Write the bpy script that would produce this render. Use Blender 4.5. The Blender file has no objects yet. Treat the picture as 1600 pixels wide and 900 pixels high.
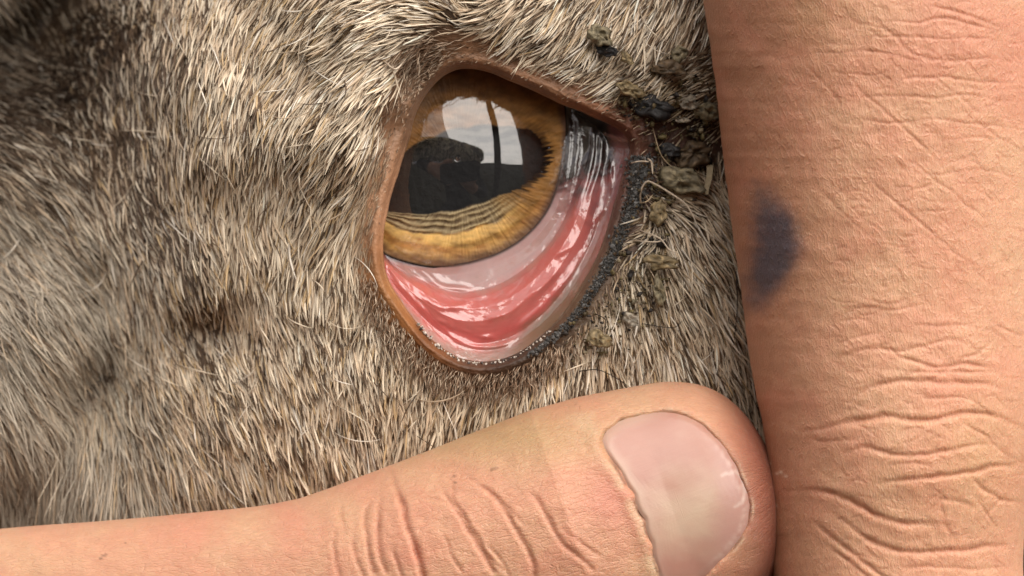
import bpy, math
import numpy as np
from mathutils import Vector

rng = np.random.default_rng(11)
scn = bpy.context.scene
COL = scn.collection

# ------------------------------------------------------------------ camera, world, sun, exposure
S, D = 15.0, 200.0            # photo pixels per millimetre at the eyelids; camera distance in mm
cam_d = bpy.data.cameras.new("camera")
cam = bpy.data.objects.new("camera", cam_d); COL.objects.link(cam)
cam.location = (0, -D * 1e-3, 0); cam.rotation_euler = (math.radians(90), 0, 0)
cam_d.sensor_width = 36.0
cam_d.lens = 36.0 * D / (1600 / S)
cam_d.clip_start = 0.005; cam_d.clip_end = 3000
cam_d.dof.use_dof = True; cam_d.dof.focus_distance = (D - 10) * 1e-3; cam_d.dof.aperture_fstop = 36
scn.camera = cam

SUN_EL, SUN_AZ = 36.0, 34.0     # azimuth to the right of the camera axis, on the camera's side
el, az = math.radians(SUN_EL), math.radians(SUN_AZ)
to_sun = Vector((math.cos(el) * math.sin(az), -math.cos(el) * math.cos(az), math.sin(el)))
sun_d = bpy.data.lights.new("sun", "SUN"); sun_d.energy = 4.8; sun_d.angle = math.radians(80)
sun_d.color = (1.0, 0.95, 0.88)
sun = bpy.data.objects.new("sun", sun_d); COL.objects.link(sun)
sun.rotation_euler = to_sun.to_track_quat('Z', 'Y').to_euler()

world = bpy.data.worlds.new("World"); scn.world = world; world.use_nodes = True
wn, wl = world.node_tree.nodes, world.node_tree.links
wn.clear()
wo = wn.new("ShaderNodeOutputWorld"); bg = wn.new("ShaderNodeBackground"); bg.inputs[1].default_value = 0.088
sky = wn.new("ShaderNodeTexSky"); sky.sky_type = 'NISHITA'; sky.sun_disc = False
sky.sun_elevation = el; sky.sun_rotation = math.atan2(to_sun.x, to_sun.y)
tc = wn.new("ShaderNodeTexCoord"); mp = wn.new("ShaderNodeMapping"); mp.inputs['Scale'].default_value = (1.2, 1.2, 4.5)
nz = wn.new("ShaderNodeTexNoise"); nz.inputs['Scale'].default_value = 2.2; nz.inputs['Detail'].default_value = 7; nz.inputs['Roughness'].default_value = 0.6
rp = wn.new("ShaderNodeValToRGB"); rp.color_ramp.elements[0].position = 0.42; rp.color_ramp.elements[1].position = 0.58
cl = wn.new("ShaderNodeMixRGB"); cl.inputs[1].default_value = (5.5, 5.3, 6.2, 1); cl.inputs[2].default_value = (20.0, 17.6, 15.8, 1)
mx = wn.new("ShaderNodeMixRGB"); mx.inputs[0].default_value = 0.82
wl.new(tc.outputs['Generated'], mp.inputs[0]); wl.new(mp.outputs[0], nz.inputs[0]); wl.new(nz.outputs[0], rp.inputs[0])
wl.new(rp.outputs[0], cl.inputs[0]); wl.new(sky.outputs[0], mx.inputs[1]); wl.new(cl.outputs[0], mx.inputs[2])
wl.new(mx.outputs[0], bg.inputs[0]); wl.new(bg.outputs[0], wo.inputs[0])

scn.view_settings.view_transform = 'Standard'; scn.view_settings.look = 'None'
scn.view_settings.exposure = 0.1; scn.view_settings.gamma = 1.0
scn.render.engine = 'CYCLES'
scn.cycles.use_denoising = True
scn.cycles.max_bounces = 8; scn.cycles.diffuse_bounces = 4; scn.cycles.glossy_bounces = 4
scn.cycles.transparent_max_bounces = 8
scn.cycles_curves.shape = 'THICK'

# ------------------------------------------------------------------ helpers
_perm = np.random.default_rng(3).permutation(256); _perm = np.concatenate([_perm, _perm, _perm])
_grad = np.random.default_rng(4).normal(size=(256, 3)); _grad /= np.linalg.norm(_grad, axis=1)[:, None]
def noise(x, y, z=0.0):
    x, y, z = np.broadcast_arrays(np.asarray(x, float), np.asarray(y, float), np.asarray(z, float))
    xi, yi, zi = np.floor(x).astype(int), np.floor(y).astype(int), np.floor(z).astype(int)
    xf, yf, zf = x - xi, y - yi, z - zi
    u, v, w = [t * t * t * (t * (t * 6 - 15) + 10) for t in (xf, yf, zf)]
    def g(a, b, c):
        h = _perm[_perm[_perm[(xi + a) & 255] + ((yi + b) & 255)] + ((zi + c) & 255)]
        gr = _grad[h]
        return gr[..., 0] * (xf - a) + gr[..., 1] * (yf - b) + gr[..., 2] * (zf - c)
    L = lambda a, b, t: a + (b - a) * t
    return 1.5 * L(L(L(g(0,0,0), g(1,0,0), u), L(g(0,1,0), g(1,1,0), u), v), L(L(g(0,0,1), g(1,0,1), u), L(g(0,1,1), g(1,1,1), u), v), w)
def fbm(x, y, z=0.0, o=4, r=0.5):
    s, a = 0, 1.0
    for k in range(o):
        s = s + a * noise(x * 2**k + 17.3 * k, y * 2**k - 9.1 * k, z * 2**k + 3.7 * k); a *= r
    return s
def sm(a, b, x):
    t = np.clip((x - a) / (b - a), 0, 1); return t * t * (3 - 2 * t)
def lerp(a, b, t):
    t = np.asarray(t)
    return np.asarray(a) * (1 - t[..., None]) + np.asarray(b) * t[..., None]
def P(px, py, d):
    """a point seen at photo pixel (px, py), d mm in front of the eyelid plane, in metres"""
    px, py, d = np.broadcast_arrays(np.asarray(px, float), np.asarray(py, float), np.asarray(d, float))
    k = (D - d) / D
    return np.stack([(px - 800) / S * k, -d, (450 - py) / S * k], -1) * 1e-3
def seg_dist(px, py, poly, closed=False):
    px = np.asarray(px, float); py = np.asarray(py, float)
    poly = np.asarray(poly, float)
    if closed: poly = np.vstack([poly, poly[:1]])
    best = np.full(px.shape, 1e18)
    for (x0, y0), (x1, y1) in zip(poly[:-1], poly[1:]):
        dx, dy = x1 - x0, y1 - y0
        t = np.clip(((px - x0) * dx + (py - y0) * dy) / (dx * dx + dy * dy + 1e-9), 0, 1)
        np.minimum(best, (px - x0 - t * dx) ** 2 + (py - y0 - t * dy) ** 2, out=best)
    return np.sqrt(best)
def smooth_poly(poly, n=8):
    p = np.asarray(poly, float)
    q = np.vstack([2 * p[0] - p[1], p, 2 * p[-1] - p[-2]]); out = []
    for i in range(1, len(q) - 2):
        for t in np.arange(n) / n:
            a, b, c, e = q[i-1], q[i], q[i+1], q[i+2]
            out.append(0.5 * ((2*b) + (c-a)*t + (2*a-5*b+4*c-e)*t*t + (3*b-a-3*c+e)*t**3))
    out.append(p[-1]); return np.array(out)
class Polar:
    """closed outline given as radius over angle about a centre"""
    def __init__(s, pts, c, sig=2.0):
        s.c = c; p = np.asarray(pts, float) - c
        a = np.degrees(np.arctan2(p[:, 1], p[:, 0])) % 360; r = np.hypot(p[:, 0], p[:, 1])
        o = np.argsort(a); a, r = a[o], r[o]
        s.ang = np.arange(0, 360, 0.5)
        rr = np.interp(s.ang, np.concatenate([a - 360, a, a + 360]), np.tile(r, 3))
        k = np.exp(-0.5 * (np.arange(-30, 31) * 0.5 / sig) ** 2); k /= k.sum()
        s.r = np.convolve(np.concatenate([rr[-30:], rr, rr[:30]]), k, 'valid')
    def R(s, ang):
        return np.interp(np.asarray(ang) % 360, np.append(s.ang, 360), np.append(s.r, s.r[0]))
    def pts(s, n=240):
        a = np.linspace(0, 360, n, endpoint=False); r = s.R(a)
        return np.stack([s.c[0] + r * np.cos(np.radians(a)), s.c[1] + r * np.sin(np.radians(a))], 1)
    def inside(s, px, py):
        a = np.degrees(np.arctan2(py - s.c[1], px - s.c[0]))
        return np.hypot(px - s.c[0], py - s.c[1]) < s.R(a)

def link_mesh(name, verts, faces, mat, parent=None, col=None, uv=None, smooth=True, extra=None):
    me = bpy.data.meshes.new(name)
    verts = np.asarray(verts, np.float32).reshape(-1, 3)
    if isinstance(faces, np.ndarray):
        m = faces.shape[1]
        me.vertices.add(len(verts)); me.vertices.foreach_set('co', verts.ravel())
        me.loops.add(faces.size); me.loops.foreach_set('vertex_index', faces.ravel().astype(np.int32))
        me.polygons.add(len(faces)); me.polygons.foreach_set('loop_start', np.arange(0, faces.size, m, dtype=np.int32))
        me.update(calc_edges=True); me.validate()
    else:
        me.from_pydata(verts.tolist(), [], faces); me.update()
    if smooth: me.polygons.foreach_set('use_smooth', np.ones(len(me.polygons), bool))
    if col is not None:
        a = me.attributes.new('tone', 'FLOAT_COLOR', 'POINT')
        a.data.foreach_set('color', np.concatenate([np.asarray(col, np.float32).reshape(-1, 3), np.ones((len(verts), 1), np.float32)], 1).ravel())
    if uv is not None:
        a = me.attributes.new('surf', 'FLOAT_VECTOR', 'POINT'); a.data.foreach_set('vector', np.asarray(uv, np.float32).ravel())
    for k, v in (extra or {}).items():
        a = me.attributes.new(k, 'FLOAT', 'POINT'); a.data.foreach_set('value', np.asarray(v, np.float32).ravel())
    me.materials.append(mat)
    o = bpy.data.objects.new(name, me); COL.objects.link(o)
    if parent: o.parent = parent
    return o
def grid_faces(n, m, wrap=False):
    i = np.arange(n - 1)[:, None]; j = np.arange(m if wrap else m - 1)[None, :]; j2 = (j + 1) % m
    return np.stack([i * m + j + 0 * i, i * m + j2, (i + 1) * m + j2, (i + 1) * m + j], -1).reshape(-1, 4)
def tag(o, label=None, cat=None, group=None, kind=None):
    for k, v in (('label', label), ('category', cat), ('group', group), ('kind', kind)):
        if v: o[k] = v
    return o

# ------------------------------------------------------------------ materials
def new_mat(name):
    m = bpy.data.materials.new(name); m.use_nodes = True
    n, l = m.node_tree.nodes, m.node_tree.links
    return m, n, l, n['Principled BSDF']
def attr(n, name):
    a = n.new("ShaderNodeAttribute"); a.attribute_name = name; return a
def math_node(n, l, op, a, b=None):
    m = n.new("ShaderNodeMath"); m.operation = op
    for i, v in enumerate((a, b)):
        if v is None: continue
        if isinstance(v, (int, float)): m.inputs[i].default_value = v
        else: l.new(v, m.inputs[i])
    return m.outputs[0]
def tex_noise(n, l, vec, scale, detail=3, rough=0.5):
    t = n.new("ShaderNodeTexNoise"); t.inputs['Scale'].default_value = scale; t.inputs['Detail'].default_value = detail
    t.inputs['Roughness'].default_value = rough
    l.new(vec, t.inputs['Vector']); return t
def mapped(n, l, vec, scale, rot=0.0, loc=(0, 0, 0)):
    m = n.new("ShaderNodeMapping"); m.inputs['Scale'].default_value = scale; m.inputs['Rotation'].default_value = (0, 0, rot)
    m.inputs['Location'].default_value = loc
    l.new(vec, m.inputs[0]); return m.outputs[0]
def mix_col(n, l, kind, fac, a, b):
    m = n.new("ShaderNodeMixRGB"); m.blend_type = kind
    for i, v in ((0, fac), (1, a), (2, b)):
        if isinstance(v, (int, float)): m.inputs[i].default_value = v
        elif isinstance(v, tuple): m.inputs[i].default_value = (*v, 1)
        else: l.new(v, m.inputs[i])
    return m.outputs[0]

def skin_material():
    m, n, l, b = new_mat("finger_skin")
    t = attr(n, 'tone'); s = attr(n, 'surf'); cr = attr(n, 'crease')
    n1 = tex_noise(n, l, s.outputs['Vector'], 0.45, 4); n2 = tex_noise(n, l, s.outputs['Vector'], 3.2, 4, 0.6)
    warp = mix_col(n, l, 'ADD', 0.55, s.outputs['Vector'], tex_noise(n, l, s.outputs['Vector'], 0.9, 2).outputs['Color'])
    hs = None
    lines = []
    for sc, rot, w in (((0.55, 1.25, 1), 0.35, 0.10), ((0.5, 1.6, 1), -0.5, 0.09), ((1.9, 2.6, 1), 0.1, 0.12)):
        v = n.new("ShaderNodeTexVoronoi"); v.feature = 'DISTANCE_TO_EDGE'
        v.inputs['Scale'].default_value = 1.0
        l.new(mapped(n, l, warp, sc, rot, (rot * 7, 3.1, 0)), v.inputs['Vector'])
        r = n.new("ShaderNodeMapRange"); r.inputs[1].default_value = 0.0; r.inputs[2].default_value = w
        r.interpolation_type = 'SMOOTHSTEP'
        l.new(v.outputs['Distance'], r.inputs[0]); lines.append(r.outputs[0])
    h = math_node(n, l, 'ADD', math_node(n, l, 'MULTIPLY', math_node(n, l, 'MULTIPLY', lines[0], n1.outputs[0]), 0.6), math_node(n, l, 'MULTIPLY', lines[1], 0.5))
    h = math_node(n, l, 'ADD', h, math_node(n, l, 'MULTIPLY', lines[2], 0.3))
    h = math_node(n, l, 'ADD', h, math_node(n, l, 'MULTIPLY', n2.outputs[0], 0.4))
    fine = tex_noise(n, l, s.outputs['Vector'], 11, 3, 0.6)
    h = math_node(n, l, 'ADD', h, math_node(n, l, 'MULTIPLY', fine.outputs[0], 0.2))
    bump = n.new("ShaderNodeBump"); bump.inputs['Strength'].default_value = 0.5; bump.inputs['Distance'].default_value = 0.00012
    l.new(h, bump.inputs['Height']); l.new(bump.outputs[0], b.inputs['Normal'])
    # skin tone: redder in patches and in the creases
    c = mix_col(n, l, 'MULTIPLY', 0.55, t.outputs['Color'], mix_col(n, l, 'MIX', n1.outputs[0], (0.78, 0.62, 0.55), (1.18, 1.2, 1.15)))
    c = mix_col(n, l, 'MULTIPLY', 0.35, c, mix_col(n, l, 'MIX', n2.outputs[0], (0.8, 0.7, 0.66), (1.2, 1.22, 1.2)))
    ln = math_node(n, l, 'MULTIPLY', math_node(n, l, 'MULTIPLY', math_node(n, l, 'SUBTRACT', 1.0, lines[0]), n1.outputs[0]), 0.22)
    c = mix_col(n, l, 'MULTIPLY', ln, c, (0.62, 0.4, 0.33))
    c = mix_col(n, l, 'MULTIPLY', cr.outputs['Fac'], c, (0.62, 0.36, 0.28))
    l.new(c, b.inputs['Base Color'])
    b.inputs['Roughness'].default_value = 0.44; b.inputs['Specular IOR Level'].default_value = 0.5
    b.inputs['Subsurface Weight'].default_value = 0.35; b.inputs['Subsurface Radius'].default_value = (1.0, 0.35, 0.18)
    b.inputs['Subsurface Scale'].default_value = 0.0012
    return m
def nail_material():
    m, n, l, b = new_mat("nail_plate")
    t = attr(n, 'tone'); s = attr(n, 'surf')
    st = tex_noise(n, l, mapped(n, l, s.outputs['Vector'], (0.25, 3.0, 1)), 1.5, 3)
    n2 = tex_noise(n, l, s.outputs['Vector'], 5, 4, 0.65)
    bump = n.new("ShaderNodeBump"); bump.inputs['Strength'].default_value = 0.16; bump.inputs['Distance'].default_value = 0.00008
    l.new(math_node(n, l, 'ADD', st.outputs[0], math_node(n, l, 'MULTIPLY', n2.outputs[0], 0.5)), bump.inputs['Height']); l.new(bump.outputs[0], b.inputs['Normal'])
    l.new(mix_col(n, l, 'MULTIPLY', 0.25, t.outputs['Color'], mix_col(n, l, 'MIX', n2.outputs[0], (0.8, 0.75, 0.75), (1.15, 1.15, 1.15))), b.inputs['Base Color'])
    b.inputs['Roughness'].default_value = 0.28; b.inputs['Specular IOR Level'].default_value = 0.5
    b.inputs['Subsurface Weight'].default_value = 0.3; b.inputs['Subsurface Radius'].default_value = (1, .4, .3); b.inputs['Subsurface Scale'].default_value = 0.001
    return m
def hide_material():
    m, n, l, b = new_mat("sheep_hide")
    t = attr(n, 'tone'); g = n.new("ShaderNodeTexCoord")
    n1 = tex_noise(n, l, g.outputs['Object'], 700, 5, 0.6); n2 = tex_noise(n, l, g.outputs['Object'], 3000, 3, 0.6)
    v = n.new("ShaderNodeTexVoronoi"); v.inputs['Scale'].default_value = 2600; l.new(g.outputs['Object'], v.inputs['Vector'])
    h = math_node(n, l, 'ADD', n1.outputs[0], math_node(n, l, 'MULTIPLY', n2.outputs[0], 0.5))
    h = math_node(n, l, 'ADD', h, math_node(n, l, 'MULTIPLY', v.outputs['Distance'], 0.3))
    bump = n.new("ShaderNodeBump"); bump.inputs['Strength'].default_value = 0.6; bump.inputs['Distance'].default_value = 0.00025
    l.new(h, bump.inputs['Height']); l.new(bump.outputs[0], b.inputs['Normal'])
    l.new(mix_col(n, l, 'MULTIPLY', 0.6, t.outputs['Color'], mix_col(n, l, 'MIX', n1.outputs[0], (0.55, 0.5, 0.48), (1.4, 1.4, 1.4))), b.inputs['Base Color'])
    b.inputs['Roughness'].default_value = 0.5; b.inputs['Specular IOR Level'].default_value = 0.45
    return m
def fur_material():
    m, n, l, b = new_mat("sheep_hair")
    t = attr(n, 'tone'); hi = n.new("ShaderNodeHairInfo")
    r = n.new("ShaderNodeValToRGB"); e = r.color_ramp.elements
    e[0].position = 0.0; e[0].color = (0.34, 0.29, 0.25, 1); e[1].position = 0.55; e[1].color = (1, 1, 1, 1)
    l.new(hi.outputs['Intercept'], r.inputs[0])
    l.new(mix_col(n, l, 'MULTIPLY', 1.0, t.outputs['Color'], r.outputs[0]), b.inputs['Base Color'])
    b.inputs['Roughness'].default_value = 0.45; b.inputs['Specular IOR Level'].default_value = 0.35
    return m
def wet_material(name, rough=0.06, coat=0.8, bumps=((260, 0.5), (900, 0.3)), dist=0.0004, sss=0.25, strength=0.5):
    m, n, l, b = new_mat(name)
    t = attr(n, 'tone'); s = attr(n, 'surf'); g = n.new("ShaderNodeTexCoord")
    h = None
    for sc, w in bumps:
        x = math_node(n, l, 'MULTIPLY', tex_noise(n, l, s.outputs['Vector'], sc, 2, 0.5).outputs[0], w)
        h = x if h is None else math_node(n, l, 'ADD', h, x)
    bump = n.new("ShaderNodeBump"); bump.inputs['Strength'].default_value = strength; bump.inputs['Distance'].default_value = dist
    l.new(math_node(n, l, 'MULTIPLY', h, attr(n, 'wet').outputs['Fac']), bump.inputs['Height'])
    l.new(bump.outputs[0], b.inputs['Coat Normal'])
    v = tex_noise(n, l, g.outputs['Object'], 900, 5, 0.65)
    l.new(mix_col(n, l, 'MULTIPLY', 0.45, t.outputs['Color'], mix_col(n, l, 'MIX', v.outputs[0], (0.7, 0.6, 0.6), (1.3, 1.3, 1.3))), b.inputs['Base Color'])
    b.inputs['Roughness'].default_value = 0.35; b.inputs['Specular IOR Level'].default_value = 0.3
    b.inputs['Coat Weight'].default_value = coat; b.inputs['Coat Roughness'].default_value = rough; b.inputs['Coat IOR'].default_value = 1.85
    if sss:
        b.inputs['Subsurface Weight'].default_value = sss; b.inputs['Subsurface Radius'].default_value = (1, .3, .25); b.inputs['Subsurface Scale'].default_value = 0.0008
    return m
def cornea_material():
    m, n, l, b = new_mat("clear_cornea"); n.remove(b)
    tr = n.new("ShaderNodeBsdfTransparent"); gl = n.new("ShaderNodeBsdfGlossy"); gl.inputs['Roughness'].default_value = 0.0
    gl.inputs['Color'].default_value = (1, 1, 1, 1)
    ge = n.new("ShaderNodeNewGeometry"); dt = n.new("ShaderNodeVectorMath"); dt.operation = 'DOT_PRODUCT'
    l.new(ge.outputs['Normal'], dt.inputs[0]); l.new(ge.outputs['Incoming'], dt.inputs[1])
    x = math_node(n, l, 'POWER', math_node(n, l, 'SUBTRACT', 1.0, math_node(n, l, 'ABSOLUTE', dt.outputs['Value'])), 5.0)
    fac = math_node(n, l, 'ADD', math_node(n, l, 'MULTIPLY', x, 0.9), 0.085)
    mixs = n.new("ShaderNodeMixShader"); l.new(fac, mixs.inputs[0]); l.new(tr.outputs[0], mixs.inputs[1]); l.new(gl.outputs[0], mixs.inputs[2])
    l.new(mixs.outputs[0], n['Material Output'].inputs['Surface'])
    return m
def matte(name, color, rough=0.7, vary=0.5, scale=900, bump_d=0.0002, use_tone=False, spec=0.3):
    m, n, l, b = new_mat(name); g = n.new("ShaderNodeTexCoord")
    v = tex_noise(n, l, g.outputs['Object'], scale, 5, 0.65)
    base = attr(n, 'tone').outputs['Color'] if use_tone else color
    l.new(mix_col(n, l, 'MULTIPLY', vary, base, mix_col(n, l, 'MIX', v.outputs[0], (0.4, 0.4, 0.4), (1.6, 1.6, 1.6))), b.inputs['Base Color'])
    bump = n.new("ShaderNodeBump"); bump.inputs['Strength'].default_value = 0.6; bump.inputs['Distance'].default_value = bump_d
    l.new(v.outputs[0], bump.inputs['Height']); l.new(bump.outputs[0], b.inputs['Normal'])
    b.inputs['Roughness'].default_value = rough; b.inputs['Specular IOR Level'].default_value = spec
    return m

M_SKIN, M_NAIL, M_HIDE, M_FUR = skin_material(), nail_material(), hide_material(), fur_material()
M_CONJ = wet_material("wet_conjunctiva", 0.05, 0.9, ((0.55, 0.8), (1.5, 0.35), (3.5, 0.08)), 0.0008, 0.45, 0.36)
M_DARK = wet_material("wet_pigmented_lid", 0.06, 1.0, ((1.2, 0.6), (4.0, 0.35)), 0.0004, 0.0, 0.6)
M_IRIS = matte("iris_fibres", (1, 1, 1), 0.55, 0.35, 2500, 0.00008, True, 0.2)
M_CORNEA = cornea_material()
M_PUPIL = matte("pupil_depth", (0.003, 0.003, 0.004), 0.6, 0.0)
M_SCLERA = wet_material("sclera_surface", 0.06, 0.8, ((1.0, 0.4),), 0.0002, 0.0)

# ------------------------------------------------------------------ outlines traced in photo pixels
LID_C = np.array((770., 330.))
LID = Polar([(604, 330), (612, 296), (621, 270), (630, 240), (640, 212), (645, 186), (658, 156), (669, 141), (681, 126), (696, 114), (717, 105), (744, 106),
             (768, 112), (795, 124), (825, 136), (855, 150), (879, 162), (900, 169), (930, 183), (958, 195), (975, 207), (986, 222), (985, 240), (976, 265), (969, 290), (960, 320),
             (952, 350), (941, 385), (929, 412), (914, 440), (896, 470), (870, 503), (840, 531), (812, 552), (780, 564), (750, 567), (720, 562),
             (696, 549), (675, 533), (651, 506), (627, 474), (609, 447), (600, 423), (597, 400), (598, 360)], LID_C, 1.6)
EYE_C = np.array((715., 248.))
LIMB = Polar([(884, 216), (885, 190), (881, 150), (862, 112), (825, 85), (770, 72), (700, 80), (630, 115), (575, 180), (553, 250), (555, 320),
              (575, 370), (600, 398), (640, 412), (684, 419), (720, 416), (750, 409), (795, 391), (825, 370), (840, 355), (858, 330), (872, 297), (880, 262)], EYE_C, 2.0)
PUP_C = np.array((722., 262.))
PUPIL = Polar([(852, 240), (846, 222), (835, 207), (815, 202), (780, 200), (730, 204), (680, 217), (630, 243), (590, 270), (585, 305), (600, 328),
               (640, 332), (690, 328), (735, 318), (775, 305), (815, 288), (842, 265)], PUP_C, 2.0)
lid_pts = LID.pts(300)
def lid_dist(px, py):
    d = seg_dist(px, py, lid_pts, True)
    return np.where(LID.inside(np.asarray(px, float), np.asarray(py, float)), -d, d)

# base height of the sheep's face, mm towards the camera
_cp = np.array([
 (-400,-200,-48),(-400,300,-46),(-400,800,-40),(-400,1300,-40),(0,-200,-36),(0,0,-48),(0,200,-29),(60,100,-50),(130,10,-50),(-60,60,-52),(170,60,-30),(220,100,-18),(300,100,-4.5),(300,-150,-12),(400,100,0.5),
 (500,100,4.0),(560,90,7.0),(600,65,7.8),(640,40,7.6),(640,112,3.0),(668,100,3.0),(620,0,7.0),(620,-150,4),(720,0,6.4),(720,60,4.2),(800,0,5.4),(800,75,3.4),(820,-150,3),(900,50,3.8),(900,120,2.6),
 (1000,50,2.4),(1000,150,1.4),(1100,100,-1),(1100,230,-2.4),(1040,210,-0.8),(1000,-150,0),(1200,300,-5),(1200,0,-5),(1100,400,-1.2),(1000,400,0.6),(950,500,2.2),(800,590,3.0),(700,580,2.9),
 (600,500,2.5),(575,350,3.2),(590,280,3.6),(612,200,3.4),(560,220,7.4),(604,160,6.2),(500,250,5.0),(460,320,0.4),(390,260,1.0),(300,240,-4.0),(225,270,-17),(190,170,-24),(320,520,-11),(100,300,-22),(0,400,-24),(60,490,-13.5),
 (40,640,-12.5),(165,590,-23),(150,450,-22),(250,600,-12),(300,450,-7),(400,600,-4),(450,470,-0.5),(550,650,0.3),(400,760,-6),(200,760,-14),(0,760,-19),(700,680,1),(1000,580,0.8),(1150,560,-2.5),
 (900,1000,-1),(900,1300,-4),(500,1000,-6),(500,1300,-10),(1300,600,-9),(1500,300,-15),(1600,900,-16),(1600,1300,-18),(1900,400,-26),(1600,-200,-20),(1900,-200,-30),(1900,1300,-30)], float)
def _tps(r2): return np.where(r2 > 0, 0.5 * r2 * np.log(r2 + 1e-12), 0)
_c = _cp[:, :2] / 300.0; _n = len(_c)
_K = _tps(((_c[:, None] - _c[None]) ** 2).sum(-1)) + 0.004 * np.eye(_n)
_Pm = np.concatenate([np.ones((_n, 1)), _c], 1)
_A = np.block([[_K, _Pm], [_Pm.T, np.zeros((3, 3))]])
_w = np.linalg.solve(_A, np.concatenate([_cp[:, 2], np.zeros(3)]))
def base_h(px, py):
    sh = np.shape(px); q = np.stack([np.ravel(px), np.ravel(py)], 1) / 300.0; out = np.empty(len(q))
    for a in range(0, len(q), 40000):
        b = q[a:a+40000]
        out[a:a+40000] = _tps(((b[:, None] - _c[None]) ** 2).sum(-1)) @ _w[:_n] + _w[_n] + b @ _w[_n+1:]
    return out.reshape(sh)
def lid_rim(e):
    return 0.45 * np.exp(-((e - 12) / 9) ** 2) - 0.9 * np.exp(-(e / 5.0) ** 2)
def head_h(px, py, e=None):
    if e is None: e = lid_dist(px, py)
    und = 0.55 * fbm(px / 70., py / 95., 5.0, 3)
    return base_h(px, py) + lid_rim(np.maximum(e, 0)) + und * sm(30, 110, e)

# ------------------------------------------------------------------ the sheep: one continuous hide with the eyelids
NA = 540
ang = np.linspace(0, 360, NA, endpoint=False); ca, sa = np.cos(np.radians(ang)), np.sin(np.radians(ang))
rl = LID.R(ang)
tx = np.where(ca > 0, (1950 - LID_C[0]) / np.maximum(ca, 1e-6), (-450 - LID_C[0]) / np.minimum(ca, -1e-6))
ty = np.where(sa > 0, (1350 - LID_C[1]) / np.maximum(sa, 1e-6), (-250 - LID_C[1]) / np.minimum(sa, -1e-6))
ro = np.minimum(np.abs(tx), np.abs(ty))
K = 130
s = np.linspace(0, 1, K) ** 2.0
rr = rl[None] + (ro - rl)[None] * s[:, None]
hx = LID_C[0] + rr * ca; hy = LID_C[1] + rr * sa
he = np.where(s[:, None] == 0, 0, np.abs(lid_dist(hx, hy)))
hd = head_h(hx, hy, he)
# lid wrinkles around the inner brow, upper lid and canthus
wr = fbm(hx / 14., hy / 5., 2.0, 3) * np.exp(-(((hx - 648) / 34) ** 2 + ((hy - 125) / 45) ** 2)) * 0.6
wr = wr + 0.35 * fbm((hx + hy * 1.6) / 22., (hy - hx * 0.45) / 6., 8., 3) * np.exp(-(((hx - 1000) / 90) ** 2 + ((hy - 190) / 50) ** 2))
wr = wr + 0.10 * fbm(hx / 9., hy / 9., 9., 3) * sm(70, 10, he)
wr = wr + .17 * fbm((hx * .9 + hy * .42) / 30., he / 4.5, 3., 3) * sm(75, 20, he) * np.exp(-(((hx - 880) / 120) ** 2 + ((hy - 140) / 60) ** 2)) + .12 * fbm((hy - .5 * hx) / 26., he / 4., 13., 3) * sm(50, 15, he) * (hy > 250)
hd = hd + wr * sm(4, 14, he) * (1 - .6 * np.exp(-(((hx - 600) / 40) ** 2 + ((hy - 300) / 110) ** 2)))
dE = head_h(LID_C[0] + rl * ca, LID_C[1] + rl * sa, np.zeros(NA)) + 0.1
inner = [(-1.5, -0.25), (-2.5, -1.0), (-1.0, -2.4), (2.0, -5.0)][::-1]
ix = np.stack([LID_C[0] + (rl + o) * ca for o, _ in inner]); iy = np.stack([LID_C[1] + (rl + o) * sa for o, _ in inner])
idp = np.stack([dE + z for _, z in inner])
ax_, ay_, ad_ = np.vstack([ix, hx]), np.vstack([iy, hy]), np.vstack([idp, hd])
ae_ = np.vstack([np.zeros_like(ix), he])
def hide_col(px, py, e):
    n1 = fbm(px / 40., py / 40., 1.0, 4)
    under = np.array((0.055, 0.034, 0.02))
    a = np.degrees(np.arctan2(py - LID_C[1], px - LID_C[0])) % 360   # 0 right, 90 below, 180 left, 270 above
    keys = np.array([0, 25, 45, 62, 80, 100, 120, 140, 158, 175, 200, 225, 245, 265, 285, 300, 318, 330, 345, 360])
    cols = np.array([(.10,.05,.035),(.12,.07,.04),(.13,.08,.045),(.10,.06,.035),(.05,.027,.016),(.10,.042,.018),(.27,.10,.03),(.36,.16,.055),(.38,.18,.08),(.46,.25,.14),(.42,.23,.13),
                     (.24,.13,.07),(.25,.135,.072),(.31,.165,.09),(.32,.165,.088),(.29,.145,.075),(.28,.125,.065),(.20,.075,.045),(.13,.055,.038),(.10,.05,.035)])
    lidc = np.stack([np.interp(a, keys, cols[:, k]) for k in range(3)], -1)
    w = sm(75, 30, e + 14 * n1)
    can = np.exp(-(((px - 1060) / 85) ** 2 + ((py - 210) / 65) ** 2))
    c = lerp(np.broadcast_to(under, lidc.shape), lidc, w)
    c = lerp(c, np.broadcast_to(np.array((.075, .034, .022)), c.shape), np.clip(can * 1.2, 0, 1))
    brow = np.exp(-(((px - 650) / 48) ** 2 + ((py - 120) / 60) ** 2))
    c = lerp(c, np.broadcast_to(np.array((.17, .095, .052)), c.shape), np.clip(brow, 0, 1) * 0.8)
    # dark greasy line where the lower lid turns in
    c = c * (1 + 0.25 * n1)[..., None]
    return np.clip(c, 0.005, 1)
sheep = link_mesh("sheep", P(ax_, ay_, ad_), grid_faces(K + len(inner), NA, True)[:, ::-1].copy(), M_HIDE, col=hide_col(ax_, ay_, ae_))
tag(sheep, "grey-brown haired sheep with a rectangular-pupilled amber eye held open", "sheep")

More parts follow.
